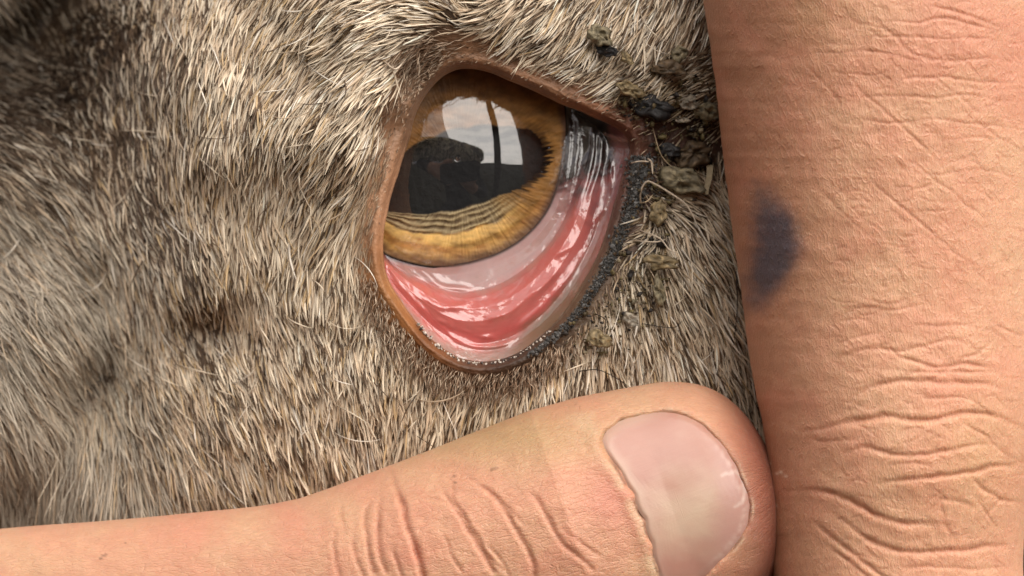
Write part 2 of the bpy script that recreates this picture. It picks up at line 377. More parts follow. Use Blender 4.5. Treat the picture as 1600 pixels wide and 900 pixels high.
# ------------------------------------------------------------------ eyeball: sclera, iris, pupil, cornea
RC, APEX = 15.0, 2.3
def ball_d(px, py):
    r2 = ((px - EYE_C[0]) ** 2 + (py - EYE_C[1]) ** 2) / S ** 2
    return APEX - RC + np.sqrt(np.maximum(RC ** 2 - r2, 0.5))
n_a = 720
a = np.linspace(0, 360, n_a, endpoint=False); c_, s_ = np.cos(np.radians(a)), np.sin(np.radians(a))
lr = LIMB.R(a)
# sclera: ring from under the limbus outwards and back
sc = np.linspace(0.97, 1.55, 30)
sx = EYE_C[0] + sc[:, None] * lr * c_; sy = EYE_C[1] + sc[:, None] * lr * s_
lim_d = ball_d(EYE_C[0] + lr * c_, EYE_C[1] + lr * s_)
sd = lim_d[None] - 0.05 - 9.0 * (sc[:, None] - 1).clip(0) ** 1.15 * 1.6 + 0.2 * np.exp(-((sc[:, None] - 1.03) / 0.03) ** 2)
dk = sm(60, -20, (a + 180) % 360 - 180 + 0 * sc[:, None]) * 1.0
dk = np.where(((a + 180) % 360 - 180) < -100, 1.0, dk)
scol = lerp(np.broadcast_to(np.array((.40, .24, .22)), sx.shape + (3,)), np.broadcast_to(np.array((.022, .013, .011)), sx.shape + (3,)), np.clip(dk, 0, 1) + 0 * sx)
scol = lerp(scol, np.broadcast_to(np.array((.05, .025, .018)), scol.shape), sm(1.06, 1.0, sc)[:, None] + 0 * sx)
uvs = np.stack([sx / S, sy / S, sd], -1)
eyeball = link_mesh("eyeball", P(sx, sy, sd), grid_faces(30, n_a, True)[:, ::-1].copy(), M_SCLERA, sheep, scol, uvs, True, {'wet': np.full(sx.shape, .5)})
# iris: from the ragged pupil edge to the limbus
NR = 110
t = np.linspace(0, 1, NR)[:, None]
pr = PUPIL.R(a)
angr = (a + 180) % 360 - 180
pend = np.exp(-(angr / 32.) ** 2)                 # right end of the slit
rag = 1 + pend * 0.10 * (fbm(a / 3.0, 0.5 + 0 * a, 0, 3)) + 0.012 * fbm(a / 2.2, 3.0 + 0 * a, 0, 2)
p0x, p0y = PUP_C[0] + pr * rag * c_, PUP_C[1] + pr * rag * s_
ea = np.degrees(np.arctan2(p0y - EYE_C[1], p0x - EYE_C[0]))
# limbus end point along the direction from the pupil centre
lx, ly = p0x.copy(), p0y.copy()
lo, hi = np.ones(n_a), np.full(n_a, 4.0)
for _ in range(40):
    mid = (lo + hi) / 2; qx, qy = PUP_C[0] + pr * mid * c_, PUP_C[1] + pr * mid * s_
    ins = LIMB.inside(qx, qy); lo = np.where(ins, mid, lo); hi = np.where(ins, hi, mid)
lx, ly = PUP_C[0] + pr * lo * c_, PUP_C[1] + pr * lo * s_
ix_, iy_ = p0x + (lx - p0x) * t, p0y + (ly - p0y) * t
fold_w = sm(20, 60, a) * sm(185, 150, a)           # lower side carries the concentric folds
wob = t * 1.0 + 0.012 * fbm(a / 14. + 0 * t, t * 3, 0, 3) + 0.02 * np.sin(np.radians(a) * 3)
folds = np.sin(wob * 2 * math.pi * 9.0 + 2.2 * fbm(a / 22. + 0 * t, t * 5, 1.0, 3)) * (.65 + .6 * noise(a / 9., t * 9, 4.))
fib = fbm(a / 1.6 + 0 * t, t * 2.2, 4.0, 3)
id_ = -3.25 + 0.35 * np.sin(np.pi * np.clip(t, 0, 1)) + 0.25 * t + .38 * np.exp(-((t - .60 - .04 * fbm(a / 20., 0 * a, 8., 2)) / .09) ** 2) * sm(10, 40, a) * sm(200, 170, a)
id_ = id_ + 0.16 * folds * fold_w * sm(0.03, .1, t) * sm(0.5, 0.36, t) + 0.06 * fib + 0.15 * fbm(ix_ / 30., iy_ / 16., 3., 3) * t
edge_t = 0.42 + 0.05 * fbm(a / 16. + 0 * t, 0 * t, 6., 3)
amber = np.array((0.60, 0.365, 0.11)); dim = np.array((0.24, 0.105, 0.026)); dkb = np.array((0.012, 0.008, 0.006))
tan1, tan2 = np.array((0.46, 0.36, 0.20)), np.array((0.10, 0.06, 0.03))
full = lambda v: np.broadcast_to(np.asarray(v, float), ix_.shape + (3,))
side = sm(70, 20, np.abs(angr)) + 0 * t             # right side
top = sm(-20, -70, angr) * (angr > -179) + 0 * t  # upper part, dimmed for the lid's shade
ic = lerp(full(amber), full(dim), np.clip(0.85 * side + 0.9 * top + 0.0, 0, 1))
ic = lerp(ic, full((.11, .05, .018)), .85 * sm(190, 120, iy_))  # upper lid's shade painted into the top of the iris
ic = ic * (1 + 0.34 * fib * (0.05 + 0.7 * side) + 0.45 * fbm(ix_ / 26., iy_ / 14., 7., 4))[..., None]
st = lerp(full(tan1), full(tan2), np.clip(0.5 - 0.62 * folds + 0.25 * fib, 0, 1))
ic = lerp(ic, st, fold_w * sm(edge_t + 0.03, edge_t - 0.03, t))
ic = lerp(ic, full((.74, .47, .15)), 0.5 * fold_w * np.exp(-((t - edge_t - 0.05) / 0.03) ** 2))
spike = 0.20 + 0.42 * fbm(a / 2.4, 0 * a, 2., 3) * pend + 0.02
ic = lerp(ic, full(dkb), sm(spike + 0.10, spike - 0.06, t) * pend)
ic = lerp(ic, full(dkb), sm(0.05, 0.0, t))
# freckles and limbal darkening
for fx, fy, fr_, am in ((752, 386, 10, .6), (718, 398, 13, .5), (656, 374, 4, .8), (820, 330, 7, .4), (612, 372, 10, .3), (836, 296, 6, .3)):
    ic = lerp(ic, full((.30, .13, .035)), am * np.exp(-(((ix_ - fx) / fr_) ** 2 + ((iy_ - fy) / (fr_ * .6)) ** 2)))
ic = lerp(ic, full((.12, .062, .045)), sm(0.72, 0.93, t + 0.04 * fbm(a / 9., 0 * a, 3., 3)) * 0.8)
ic = lerp(ic, full((.012, .008, .007)), sm(0.94, 0.985, t) + 0 * ix_)
ic = np.clip(ic, 0.003, 1)
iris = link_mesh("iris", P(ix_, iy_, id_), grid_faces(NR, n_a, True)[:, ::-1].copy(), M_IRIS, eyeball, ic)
qx = np.concatenate([[PUP_C[0]], PUP_C[0] + pr * 1.06 * c_]); qy = np.concatenate([[PUP_C[1]], PUP_C[1] + pr * 1.06 * s_])
pf = [(0, 1 + (i + 1) % n_a, 1 + i) for i in range(n_a)]
pupil = link_mesh("pupil", P(qx, qy, np.full(n_a + 1, -4.6)), pf, M_PUPIL, eyeball)
cr_ = np.linspace(0.0, 1.0, 60)[1:, None]
cx, cy = EYE_C[0] + cr_ * lr * 1.0 * c_, EYE_C[1] + cr_ * lr * s_
wobble = 0.012 * fbm(cx / 60., cy / 60., 4., 2)
cv = np.concatenate([P([EYE_C[0]], [EYE_C[1]], [APEX]), P(cx, cy, ball_d(cx, cy) + wobble).reshape(-1, 3)])
gf = grid_faces(59, n_a, True) + 1
cf = gf.tolist() + [(0, 1 + i, 1 + (i + 1) % n_a) for i in range(n_a)]
cornea = link_mesh("cornea", cv, cf, M_CORNEA, eyeball)

# ------------------------------------------------------------------ everted pink lining and dark third eyelid
A0, A1 = -32.0, 152.0
NP_, NW = 560, 150
pa = np.linspace(A0, A1, NP_)[None, :]
pc, ps = np.cos(np.radians(pa)), np.sin(np.radians(pa))
pl = LIMB.R(pa) * 0.985
# lid point along the same ray from the eye centre
lo, hi = np.full(pa.shape, 50.0), np.full(pa.shape, 500.0)
for _ in range(40):
    mid = (lo + hi) / 2; ins = LID.inside(EYE_C[0] + mid * pc, EYE_C[1] + mid * ps)
    lo = np.where(ins, mid, lo); hi = np.where(ins, hi, mid)
pe = np.maximum(lo, pl + 6) + 2.5
w = np.linspace(0, 1, NW)[:, None]
cx = EYE_C[0] + (pe + (pl - pe) * w) * pc; cy = EYE_C[1] + (pe + (pl - pe) * w) * ps
d0 = head_h(EYE_C[0] + pe * pc, EYE_C[1] + pe * ps, np.zeros(pa.shape)) - 0.15
d1 = ball_d(EYE_C[0] + pl * pc, EYE_C[1] + pl * ps) - 0.15
prof_w = np.array([0, .06, .13, .20, .30, .42, .55, .66, .72, .80, .9, 1.0])
prof = np.array([0, -.25, -.55, -.6, -.05, .75, 1.0, .55, -.15, -.1, .12, 0.0])
right = sm(25, -5, pa)                              # the tall thin strip beside the iris
wq = w + (np.clip(w / .35, 0, 1) * .8 + .2 * w - w) * right
cd = d0 + (d1 - d0) * wq + np.interp(w, prof_w, prof) * (1 - 0.9 * right) * sm(3, 40, pe - pl)
arc = np.radians(pa) * 190                          # length along the fold in pixels
wl_ = (pe - pl) * w
cd = cd + (0.045 * fbm(arc / 75., wl_ / 18., 1., 3) + 0.022 * fbm(arc / 24., wl_ / 9., 4., 2)) * sm(0.03, .1, w) * sm(0.78, 0.66, w) * (1 - .8 * right)
cd = cd + 0.015 * fbm(arc / 60., wl_ / 22., 6., 3) * sm(.6, .8, w) * (1 - w)
def ridge(poly, amp, width):
    global cd
    q_ = sm(0, 26, np.minimum(np.hypot(cx - poly[0][0], cy - poly[0][1]), np.hypot(cx - poly[-1][0], cy - poly[-1][1])))
    cd = cd + (.85 if poly[0][0] > 885 else .6) * amp * q_ * np.exp(-(seg_dist(cx, cy, smooth_poly(poly, 5)) / width) ** 2)
# folds and films of tear fluid
for poly, amp, wd in (
    ([(612, 432), (640, 462), (668, 492), (676, 498)], .35, 5), ([(606, 420), (625, 455), (650, 490), (656, 502)], .3, 6),
    ([(640, 408), (662, 425), (690, 448), (720, 452), (752, 460), (770, 455)], .4, 6), ([(646, 452), (664, 466), (690, 480), (718, 478), (742, 470)], .4, 5),
    ([(672, 496), (700, 505), (712, 502)], .25, 4), ([(690, 516), (716, 532), (745, 541), (780, 540), (812, 528)], .4, 4), ([(692, 508), (720, 514)], .25, 4),
    ([(752, 500), (790, 490), (820, 466), (850, 445), (880, 412)], .35, 6), ([(800, 520), (835, 490), (862, 462), (890, 430), (905, 405)], .35, 6),
    ([(854, 402), (880, 392), (905, 374)], .3, 5), ([(735, 500), (748, 500)], .2, 4), ([(740, 528), (780, 526)], .25, 4),
    ([(903, 178), (902, 230), (893, 290), (880, 330)], .22, 5), ([(890, 170), (890, 230), (880, 300)], .16, 4), ([(928, 190), (924, 250), (905, 310), (890, 345)], .3, 5),
    ([(940, 200), (938, 250), (930, 285), (915, 320)], .3, 5), ([(950, 250), (955, 285), (945, 320), (930, 350)], .3, 5), ([(958, 240), (950, 300)], .2, 4)):
    ridge(poly, amp, wd)
red, pale, edge_c = np.array((.54, .145, .125)), np.array((.40, .235, .215)), np.array((.38, .23, .19))
plum, black = np.array((.19, .068, .068)), np.array((.014, .008, .007))
fl = lambda v: np.broadcast_to(np.asarray(v, float), cx.shape + (3,))
nn = fbm(cx / 24., cy / 24., 2., 4)
cc = lerp(fl(red), fl((.46, .17, .145)), np.clip(sm(95, 140, pa) * .8 + .3 * nn, 0, 1) + 0 * cx)
cc = lerp(cc, fl((.50, .07, .07)), .5 * np.exp(-((w - .25) / .08) ** 2) + 0 * cx)
cc = lerp(cc, fl(pale), sm(.60, .80, w + .05 * nn))
cc = lerp(cc, fl(edge_c), sm(.20, .06, w + .04 * nn) * sm(45, 75, pa))
cc = lerp(cc, fl((.17, .105, .06)), sm(.30, .14, w + .05 * nn) * sm(88, 60, pa) * sm(-5, 15, pa))
cc = lerp(cc, fl((.33, .10, .095)), sm(62, 24, pa + 10 * nn) * 0.6 * sm(.5, .2, w))
cc = lerp(cc, fl(plum), sm(32, 8, pa + 10 * nn) * 0.9)  # plum lining, deepened to paint in the shade on this side
vein = np.exp(-(np.abs(fbm(cx / 20., cy / 20., 11., 3)) / .035) ** 2) * np.clip(fbm(cx / 45., cy / 45., 5., 2) + .35, 0, 1)
cc = lerp(cc, fl((.42, .05, .05)), .35 * vein * sm(.1, .2, w) * (cx < 930))
drk = sm(300, 262, cy + 26 * nn + (cx - 905) * 0.35) * sm(972, 946, cx + 8 * nn)
cc = lerp(cc, fl(black), np.clip(drk, 0, 1))
cc = lerp(cc, fl((.12, .05, .045)), sm(960, 985, cx) * .8)
cc = lerp(cc, fl((.10, .05, .04)), sm(.975, 1.0, w) + 0 * cx)
cuv = np.stack([arc / S * (.62 - .25 * right) + 0 * cx, wl_ / S * (.85 + .6 * right), 0 * cx], -1)
conj = link_mesh("conjunctiva", P(cx, cy, cd), grid_faces(NW, NP_), M_CONJ, sheep, np.clip(cc, .004, 1), cuv, True, {'wet': np.clip(1 - .85 * sm(.66, .76, w) * sm(20, 40, pa) * (1 - .8 * sm(100, 118, pa)) - .6 * drk, 0, 1) + 0 * cx})
tag(conj, "glossy wet pink inner lining of the pulled-down lower eyelid")

# ------------------------------------------------------------------ the hands
def finger_mesh(name, cx, cy, nx, ny, r, dc, h, along, creases, tone_fn, m_around, extra_d=None, mat=M_SKIN):
    """sections along a spine; (nx, ny) is the across direction in pixels, h the half depth in mm"""
    N = len(cx)
    # denser on the camera side
    ps_ = np.concatenate([np.linspace(0, np.pi, int(m_around * .75), endpoint=False), np.linspace(np.pi, 2 * np.pi, m_around - int(m_around * .75), endpoint=False)])
    co, si = np.cos(ps_)[None], np.sin(ps_)[None]
    X = cx[:, None] + nx[:, None] * r[:, None] * co; Y = cy[:, None] + ny[:, None] * r[:, None] * co
    Dp = dc[:, None] + h[:, None] * si
    front = sm(-0.05, 0.35, si) + 0 * X
    cm = np.zeros_like(X); disp = np.zeros_like(X)
    sel = (si > -0.1) & (X > -80) & (X < 1680) & (Y > -80) & (Y < 980)
    fx, fy = X[sel], Y[sel]
    name_t = cx[0] < 0
    wx = fx + 3.0 * fbm(fx / 40., fy / 40., 1., 3); wy = fy + 3.0 * fbm(fx / 40., fy / 40., 9., 3)
    acc = np.zeros(len(fx)); mk = np.zeros(len(fx))
    for poly, depth, wd in creases:
        depth, wd = depth * (.8 if name_t else .62), wd * (.95 if name_t else 1.1)
        pp = smooth_poly(poly, 4)
        dd = seg_dist(wx, wy, pp)
        # fade the ends
        e0 = np.hypot(wx - pp[0, 0], wy - pp[0, 1]); e1 = np.hypot(wx - pp[-1, 0], wy - pp[-1, 1])
        L = np.hypot(*np.diff(pp, axis=0).T).sum(); fade = sm(0, .3 * L + 1, np.where(pp[-1, 1] > 885, e0, np.minimum(e0, e1))) * .85 + .15
        v = 0.55 + 0.45 * np.clip(.5 + noise(fx / 25., fy / 25., len(poly) * 1.7), 0, 1)
        acc += depth * fade * v * (-np.exp(-(dd / wd) ** 2) + .13 * np.exp(-((dd - 2.3 * wd) / (1.5 * wd)) ** 2))
        mk = np.maximum(mk, np.clip(depth / .5, .25, 1) * fade * v * np.exp(-(dd / (wd * 1.1)) ** 2))
    disp[sel] = acc; cm[sel] = mk
    if extra_d is not None: disp = disp + extra_d(X, Y)
    und = 0.10 * fbm(X / 55., Y / 55., 3., 3) + 0.035 * fbm(X / 16., Y / 16., 5., 3)
    Dp = Dp + (disp + und) * front
    V = P(X, Y, Dp)
    tone, cex = tone_fn(X, Y, si + 0 * X)
    uv = np.stack([along[:, None] + 0 * X, (ps_[None] - np.pi / 2) * r.max() / S + 0 * X, 0 * X], -1)
    F = grid_faces(N, m_around, True)
    v2 = V.reshape(-1, 3); nv = len(v2)
    cap0, cap1 = V[0].mean(0), V[-1].mean(0)
    faces = F.tolist() + [(nv, (j + 1) % m_around, j) for j in range(m_around)] + [(nv + 1, (N - 1) * m_around + j, (N - 1) * m_around + (j + 1) % m_around) for j in range(m_around)]
    ext = lambda q: np.concatenate([q.reshape(nv, -1), q.reshape(nv, -1)[:1], q.reshape(nv, -1)[-1:]])
    o = link_mesh(name, np.concatenate([v2, cap0[None], cap1[None]]), faces, mat, None, ext(tone), ext(uv), True, {'crease': ext(np.clip(cm + cex, 0, 1))})
    return o
def cr(off, sc, *lines):
    return [([(off[0] + x / sc, off[1] + y / sc) for x, y in ln[0]], ln[1], ln[2]) for ln in lines]

# --- thumb spine
_ts = smooth_poly([(-700, 1100), (-400, 1070), (0, 1012), (300, 985), (500, 960), (700, 912), (900, 848), (1040, 796), (1130, 763), (1212, 734)], 40)
_seg = np.concatenate([[0], np.cumsum(np.hypot(*np.diff(_ts, axis=0).T))]); TL = _seg[-1]
tip_r = 150.0
def thumb_r(x): return np.interp(x, [-700, -400, 0, 150, 300, 430, 500, 600, 700, 800, 900, 980, 1050, 1130, 1250], [250, 215, 185, 182, 183, 182, 184, 196, 206, 214, 219, 213, 199, 184, 172])
def thumb_dc(x): return np.interp(x, [-700, -300, 0, 500, 900, 1250], [-22, -8, -2, 4.5, 7, 6])
def thumb_h(x): return np.interp(x, [-700, 0, 500, 700, 900, 1050, 1250], [13, 11, 11, 11.8, 11.2, 9.6, 8.8])
st_ = np.concatenate([np.linspace(0, TL * .36, 40, endpoint=False), np.linspace(TL * .36, TL - tip_r, 400, endpoint=False), TL - tip_r + tip_r * np.sin(np.linspace(0, np.pi / 2, 90)) * .999])
tcx, tcy = np.interp(st_, _seg, _ts[:, 0]), np.interp(st_, _seg, _ts[:, 1])
tgx, tgy = np.gradient(tcx, st_), np.gradient(tcy, st_)
k_ = np.ones(9) / 9
tgx = np.convolve(np.pad(tgx, 4, 'edge'), k_, 'valid'); tgy = np.convolve(np.pad(tgy, 4, 'edge'), k_, 'valid')
tl_ = np.hypot(tgx, tgy); tnx, tny = tgy / tl_, -tgx / tl_
cap = np.where(st_ > TL - tip_r, (1 - np.clip((st_ - TL + tip_r) / tip_r, 0, 1) ** 2.7).clip(0) ** (1 / 2.2), 1.0)
trr = thumb_r(tcx) * cap; th_ = thumb_h(tcx) * cap ** .8
NAIL_C = np.array((1062., 792.))
NAIL = Polar([(938, 694), (947, 672), (965, 659), (1000, 648), (1045, 643), (1085, 655), (1115, 680), (1140, 710), (1158, 748), (1172, 788), (1168, 822), (1150, 850), (1122, 880), (1095, 905),
              (1075, 930), (1050, 938), (1036, 915), (1028, 890), (1020, 850), (1008, 812), (990, 772), (968, 735)], NAIL_C, 2.0)
nail_pts = NAIL.pts(200)
def nail_dist(px, py):
    d = seg_dist(px, py, nail_pts, True); return np.where(NAIL.inside(px, py), -d, d)
_nn = _ts[::4]
def thumb_front(px, py):
    px = np.asarray(px, float); py = np.asarray(py, float)
    dd = (px[..., None] - tcx) ** 2 + (py[..., None] - tcy) ** 2
    # signed offset along the section normal: pick the station whose tangent plane holds the point
    al = np.abs((px[..., None] - tcx) * tgx + (py[..., None] - tcy) * tgy) + 1e-4 * dd
    i = al.argmin(-1)
    off = (px - tcx[i]) * tnx[i] + (py - tcy[i]) * tny[i]
    q = np.clip(1 - (off / np.maximum(trr[i], 1)) ** 2, 0, 1)
    return thumb_dc(tcx[i]) + th_[i] * np.sqrt(q)
def thumb_extra(X, Y):
    e = np.full(X.shape, 999.0); box = (X > 850) & (X < 1260) & (Y > 560) & (Y < 1020)
    e[box] = nail_dist(X[box], Y[box])
    cut = sm(1080, 960, X - .35 * (Y - 700))
    fold = 0.14 * np.exp(-((e - 12) / 10) ** 2) * sm(1230, 1120, X) - (.16 + .3 * cut) * np.exp(-(e / 3.2) ** 2) * (.6 + .8 * np.clip(noise(X / 14., Y / 14., 2.), -.5, .6))
    return np.where(e < 900, fold - 0.45 * sm(2, -5, e), 0)
def thumb_tone(X, Y, si):
    n1 = fbm(X / 120., Y / 90., 2., 3); n2 = fbm(X / 30., Y / 30., 6., 3)
    c = lerp(np.broadcast_to(np.array((.62, .375, .235)), X.shape + (3,)), np.broadcast_to(np.array((.62, .31, .205)), X.shape + (3,)), np.clip(.45 + .7 * n1, 0, 1))
    c = lerp(c, np.broadcast_to(np.array((.66, .27, .19)), c.shape), .25 * np.clip(fbm(X / 70., Y / 50., 14., 3) * 1.5, 0, 1))
    e = np.full(X.shape, 999.0); box = (X > 820) & (X < 1260) & (Y > 560) & (Y < 1020)
    e[box] = nail_dist(X[box], Y[box])
    full = lambda v: np.broadcast_to(np.asarray(v, float), c.shape)
    c = lerp(c, full((.44, .31, .155)), .8 * np.exp(-(((X - 800) / 190) ** 2 + ((Y - 680) / 50) ** 2)) + 0 * n1)      # yellowish top of the joint
    c = lerp(c, full((.58, .42, .26)), .8 * np.exp(-(((X - 915) / 30) ** 2 + ((Y - 665) / 22) ** 2)) * np.clip(.7 + n2, 0, 1))
    c = lerp(c, full((.55, .20, .15)), .6 * np.exp(-(((X - 955) / 50) ** 2 + ((Y - 770) / 60) ** 2)))
    c = lerp(c, full((.34, .125, .085)), .9 * sm(1100, 1190, X + (720 - Y) * .12))  # neighbouring finger's shade on the thumb tip, painted into the skin tone
    c = lerp(c, full((.60, .44, .28)), .75 * np.exp(-((e - 9) / 7) ** 2) * sm(1010, 950, X - (Y - 750) * .4) * np.clip(.8 + n2, 0, 1) * (Y > 700))
    c = lerp(c, full((.13, .07, .045)), .75 * np.exp(-((e - 1) / 2.2) ** 2) * np.clip(.05 + .45 * sm(1080, 960, X - .35 * (Y - 700)) + 1.3 * n2, 0, 1))
    c = lerp(c, full((.60, .48, .34)), .5 * np.exp(-((e - 5) / 2.0) ** 2) * np.clip(.1 + 1.6 * n2, 0, 1))
    for fx, fy, fr_ in ((773, 731, 3), (768, 735, 2), (709, 744, 2.6), (711, 754, 2.2), (163, 868, 3.5), (157, 873, 2.5), (197, 848, 1.6)):
        if fr_: c = lerp(c, full((.22, .12, .07)), .6 * sm(.35, .8, np.exp(-(((X - fx) / (1.6 * fr_)) ** 2 + ((Y - fy) / (fr_ * 1.2)) ** 2)) + .5 * fbm(X / 4., Y / 4., fx, 2)))
    return c, 0 * X
o6 = (400, 580)
T_CR = cr(o6, 2.8125,
    ([(595, 440), (615, 500), (640, 570), (660, 650), (680, 720), (710, 810), (745, 920)], .55, 5.0), ([(800, 480), (835, 540), (880, 610), (920, 680), (960, 740), (1000, 800), (1040, 880)], .38, 4.0),
    ([(860, 480), (872, 560), (905, 620), (950, 700), (990, 760)], .28, 3.0), ([(930, 465), (1010, 520), (1070, 580), (1120, 650), (1170, 740), (1210, 830), (1225, 910)], .38, 4.2),
    ([(1180, 500), (1240, 580), (1290, 660), (1330, 740), (1400, 800), (1480, 870)], .28, 4.0), ([(545, 560), (532, 680), (545, 780), (565, 880)], .34, 4.5), ([(505, 550), (482, 640), (490, 760), (515, 880)], .30, 4.5),
    ([(440, 680), (428, 780), (470, 900)], .24, 4.0), ([(350, 680), (345, 790), (365, 900)], .2, 4.0), ([(600, 760), (622, 850), (645, 920)], .25, 3.5), ([(820, 700), (850, 790), (900, 880)], .18, 3.0),
    ([(1060, 560), (1150, 640), (1200, 700)], .15, 3.0), ([(1020, 760), (1090, 850), (1110, 900)], .2, 3.0), ([(960, 700), (1010, 800), (1080, 870)], .16, 3.0), ([(270, 800), (310, 760), (330, 740)], .14, 2.2),
    ([(1330, 680), (1440, 760), (1540, 830)], .15, 3.0), ([(740, 560), (800, 560), (850, 580)], .1, 3), ([(640, 700), (600, 730), (560, 720)], .1, 3), ([(380, 560), (370, 640), (400, 720)], .12, 4))
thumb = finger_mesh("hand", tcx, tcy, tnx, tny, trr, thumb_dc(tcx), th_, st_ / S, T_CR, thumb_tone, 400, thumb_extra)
tag(thumb, "hand pressing its bare thumb, nail towards us, under the sheep's eye", "hand", "hands holding the eye open")

# thumbnail plate
na = 240; a = np.linspace(0, 360, na, endpoint=False); q = np.linspace(0, 1, 60)[1:, None]
nr_ = NAIL.R(a) - 0.5
nx_, ny_ = NAIL_C[0] + q * nr_ * np.cos(np.radians(a)), NAIL_C[1] + q * nr_ * np.sin(np.radians(a))
nx_ = np.concatenate([np.full((1, na), NAIL_C[0]), nx_]); ny_ = np.concatenate([np.full((1, na), NAIL_C[1]), ny_])
e = -nail_dist(nx_, ny_) * (np.concatenate([[0], q[:, 0]])[:, None] < 1)
nd = thumb_front(nx_, ny_) - 0.10 + 0.0 * e - (.14 + .2 * sm(1060, 960, nx_)) * np.exp(-(e / 4.0) ** 2) + 0.012 * fbm(nx_ / 50., ny_ / 24., 4., 2)
def nsm(q2):
    for _ in range(3):
        q2[1:-1] = (q2[:-2] + 2 * q2[1:-1] + q2[2:]) / 4; q2 = (np.roll(q2, 1, 1) + 2 * q2 + np.roll(q2, -1, 1)) / 4
    return q2
nd = nsm(nd); nd[0] = nd[0].mean()
ntone = lerp(np.broadcast_to(np.array((.45, .235, .18)), nx_.shape + (3,)), np.broadcast_to(np.array((.57, .41, .30)), nx_.shape + (3,)), np.clip(np.exp(-(((nx_ - 1078) / 80) ** 2 + ((ny_ - 800 + (nx_ - 1085) * .15) / 55) ** 2)) + .25 * fbm(nx_ / 50., ny_ / 30., 1., 3), 0, 1))  # soft highlight painted as a paler patch mid nail
ntone = lerp(ntone, np.broadcast_to(np.array((.46, .25, .22)), ntone.shape), .6 * sm(1090, 1150, nx_ + 10 * fbm(nx_ / 20., ny_ / 20., 2., 3)))
ntone = lerp(ntone, np.broadcast_to(np.array((.66, .50, .42)), ntone.shape), .55 * np.exp(-((e - 8) / 5) ** 2) * sm(1080, 1150, nx_) * np.clip(.4 + fbm(nx_ / 12., ny_ / 12., 5., 3), 0, 1))
ntone = lerp(ntone, np.broadcast_to(np.array((.60, .45, .35)), ntone.shape), .5 * sm(24, 4, e) * sm(1060, 990, nx_))
fl_ = np.exp(-(seg_dist(nx_, ny_ + 3 * fbm(nx_ / 9., ny_ / 9., 2., 2), [(1128, 742), (1150, 736), (1160, 748), (1164, 768), (1160, 786), (1148, 792)]) / 2.6) ** 2)
ntone = lerp(ntone, np.broadcast_to(np.array((.78, .66, .58)), ntone.shape), .4 * fl_)
nail = link_mesh("thumbnail", P(nx_, ny_, nd), grid_faces(60, na, True)[:, ::-1].copy(), M_NAIL, thumb, np.clip(ntone, .01, 1), np.stack([(nx_ * .92 - ny_ * .38) / S, (ny_ * .92 + nx_ * .38) / S, 0 * nx_], -1))

# --- upright finger on the right
fy_ = np.concatenate([np.linspace(-500, -60, 40, endpoint=False), np.linspace(-60, 960, 560, endpoint=False), np.linspace(960, 1400, 40)])
fl_x = np.interp(fy_, [-500, 0, 60, 130, 200, 270, 330, 400, 470, 540, 600, 640, 700, 780, 840, 900, 1000, 1400], [1080, 1098, 1108, 1118, 1125, 1133, 1140, 1150, 1160, 1168, 1178, 1187, 1197, 1203, 1206, 1208, 1215, 1250])
fr_x = np.interp(fy_, [-500, 0, 300, 600, 700, 780, 840, 880, 920, 1000, 1400], [1700, 1668, 1645, 1632, 1620, 1608, 1600, 1598, 1600, 1606, 1600])
ks = np.exp(-0.5 * (np.arange(-12, 13) / 5.) ** 2); ks /= ks.sum()
fl_x = np.convolve(np.pad(fl_x, 12, 'edge'), ks, 'valid'); fr_x = np.convolve(np.pad(fr_x, 12, 'edge'), ks, 'valid')
fl_x += 1.2 * fbm(fy_ / 40., 0 * fy_, 0, 3)
fcx, fw = (fl_x + fr_x) / 2, (fr_x - fl_x) / 2
def f_extra(X, Y):
    return 1.1 * np.exp(-(((X - 1440) / 150) ** 2 + ((Y - 720) / 110) ** 2)) + .5 * np.exp(-(((X - 1480) / 160) ** 2 + ((Y - 60) / 120) ** 2)) - .5 * np.exp(-((Y - 480) / 160) ** 2)
def f_tone(X, Y, si):
    n1 = fbm(X / 110., Y / 130., 4., 3); n2 = fbm(X / 34., Y / 34., 1., 4)
    full = lambda v: np.broadcast_to(np.asarray(v, float), X.shape + (3,))
    c = lerp(full((.67, .40, .25)), full((.66, .335, .215)), np.clip(.45 + .8 * n1, 0, 1))
    c = lerp(c, full((.52, .33, .17)), .6 * np.exp(-(((X - 1260) / 60) ** 2 + ((Y - 20) / 60) ** 2)))
    c = lerp(c, full((.58, .22, .15)), .45 * np.exp(-(((X - 1500) / 140) ** 2 + ((Y - 60) / 90) ** 2)))
    c = lerp(c, full((.60, .35, .19)), .5 * np.exp(-(((X - 1530) / 80) ** 2 + ((Y - 700) / 90) ** 2)))
    c = lerp(c, full((.33, .15, .082)), .9 * sm(1370, 1150, X))  # shaded left flank, painted as a darker skin tone
    c = lerp(c, full((.66, .28, .19)), .22 * np.clip(fbm(X / 60., Y / 60., 14., 3) * 1.5, 0, 1))     # scattered ruddier patches
    # blue raddle mark
    sd_ = seg_dist(X + 4 * n2, Y + 4 * n2, [(1190, 290), (1210, 340), (1216, 385), (1200, 430), (1182, 480)])
    mk = np.exp(-(sd_ / np.interp(Y, [270, 340, 390, 450, 490], [26, 38, 43, 36, 26])) ** 2.2) * np.interp(Y, [250, 300, 350, 420, 470, 520], [0, .5, 1, 1, .6, 0]) * np.clip(.97 + .12 * n2, 0, 1)
    c = lerp(c, full((.032, .045, .072)), sm(.08, .95, mk * 1.05 + .08 * fbm(X / 12., Y / 12., 3., 3) * (mk > .05)) * .86)
    for hx_, hy_ in ((1202, 724), (1214, 740), (1220, 738), (1206, 762), (1212, 790), (1228, 744)):
        c = lerp(c, full((.75, .62, .5)), .7 * np.exp(-(((X - hx_) / 3) ** 2 + ((Y - hy_) / 2.2) ** 2)))
    return c, 0 * X
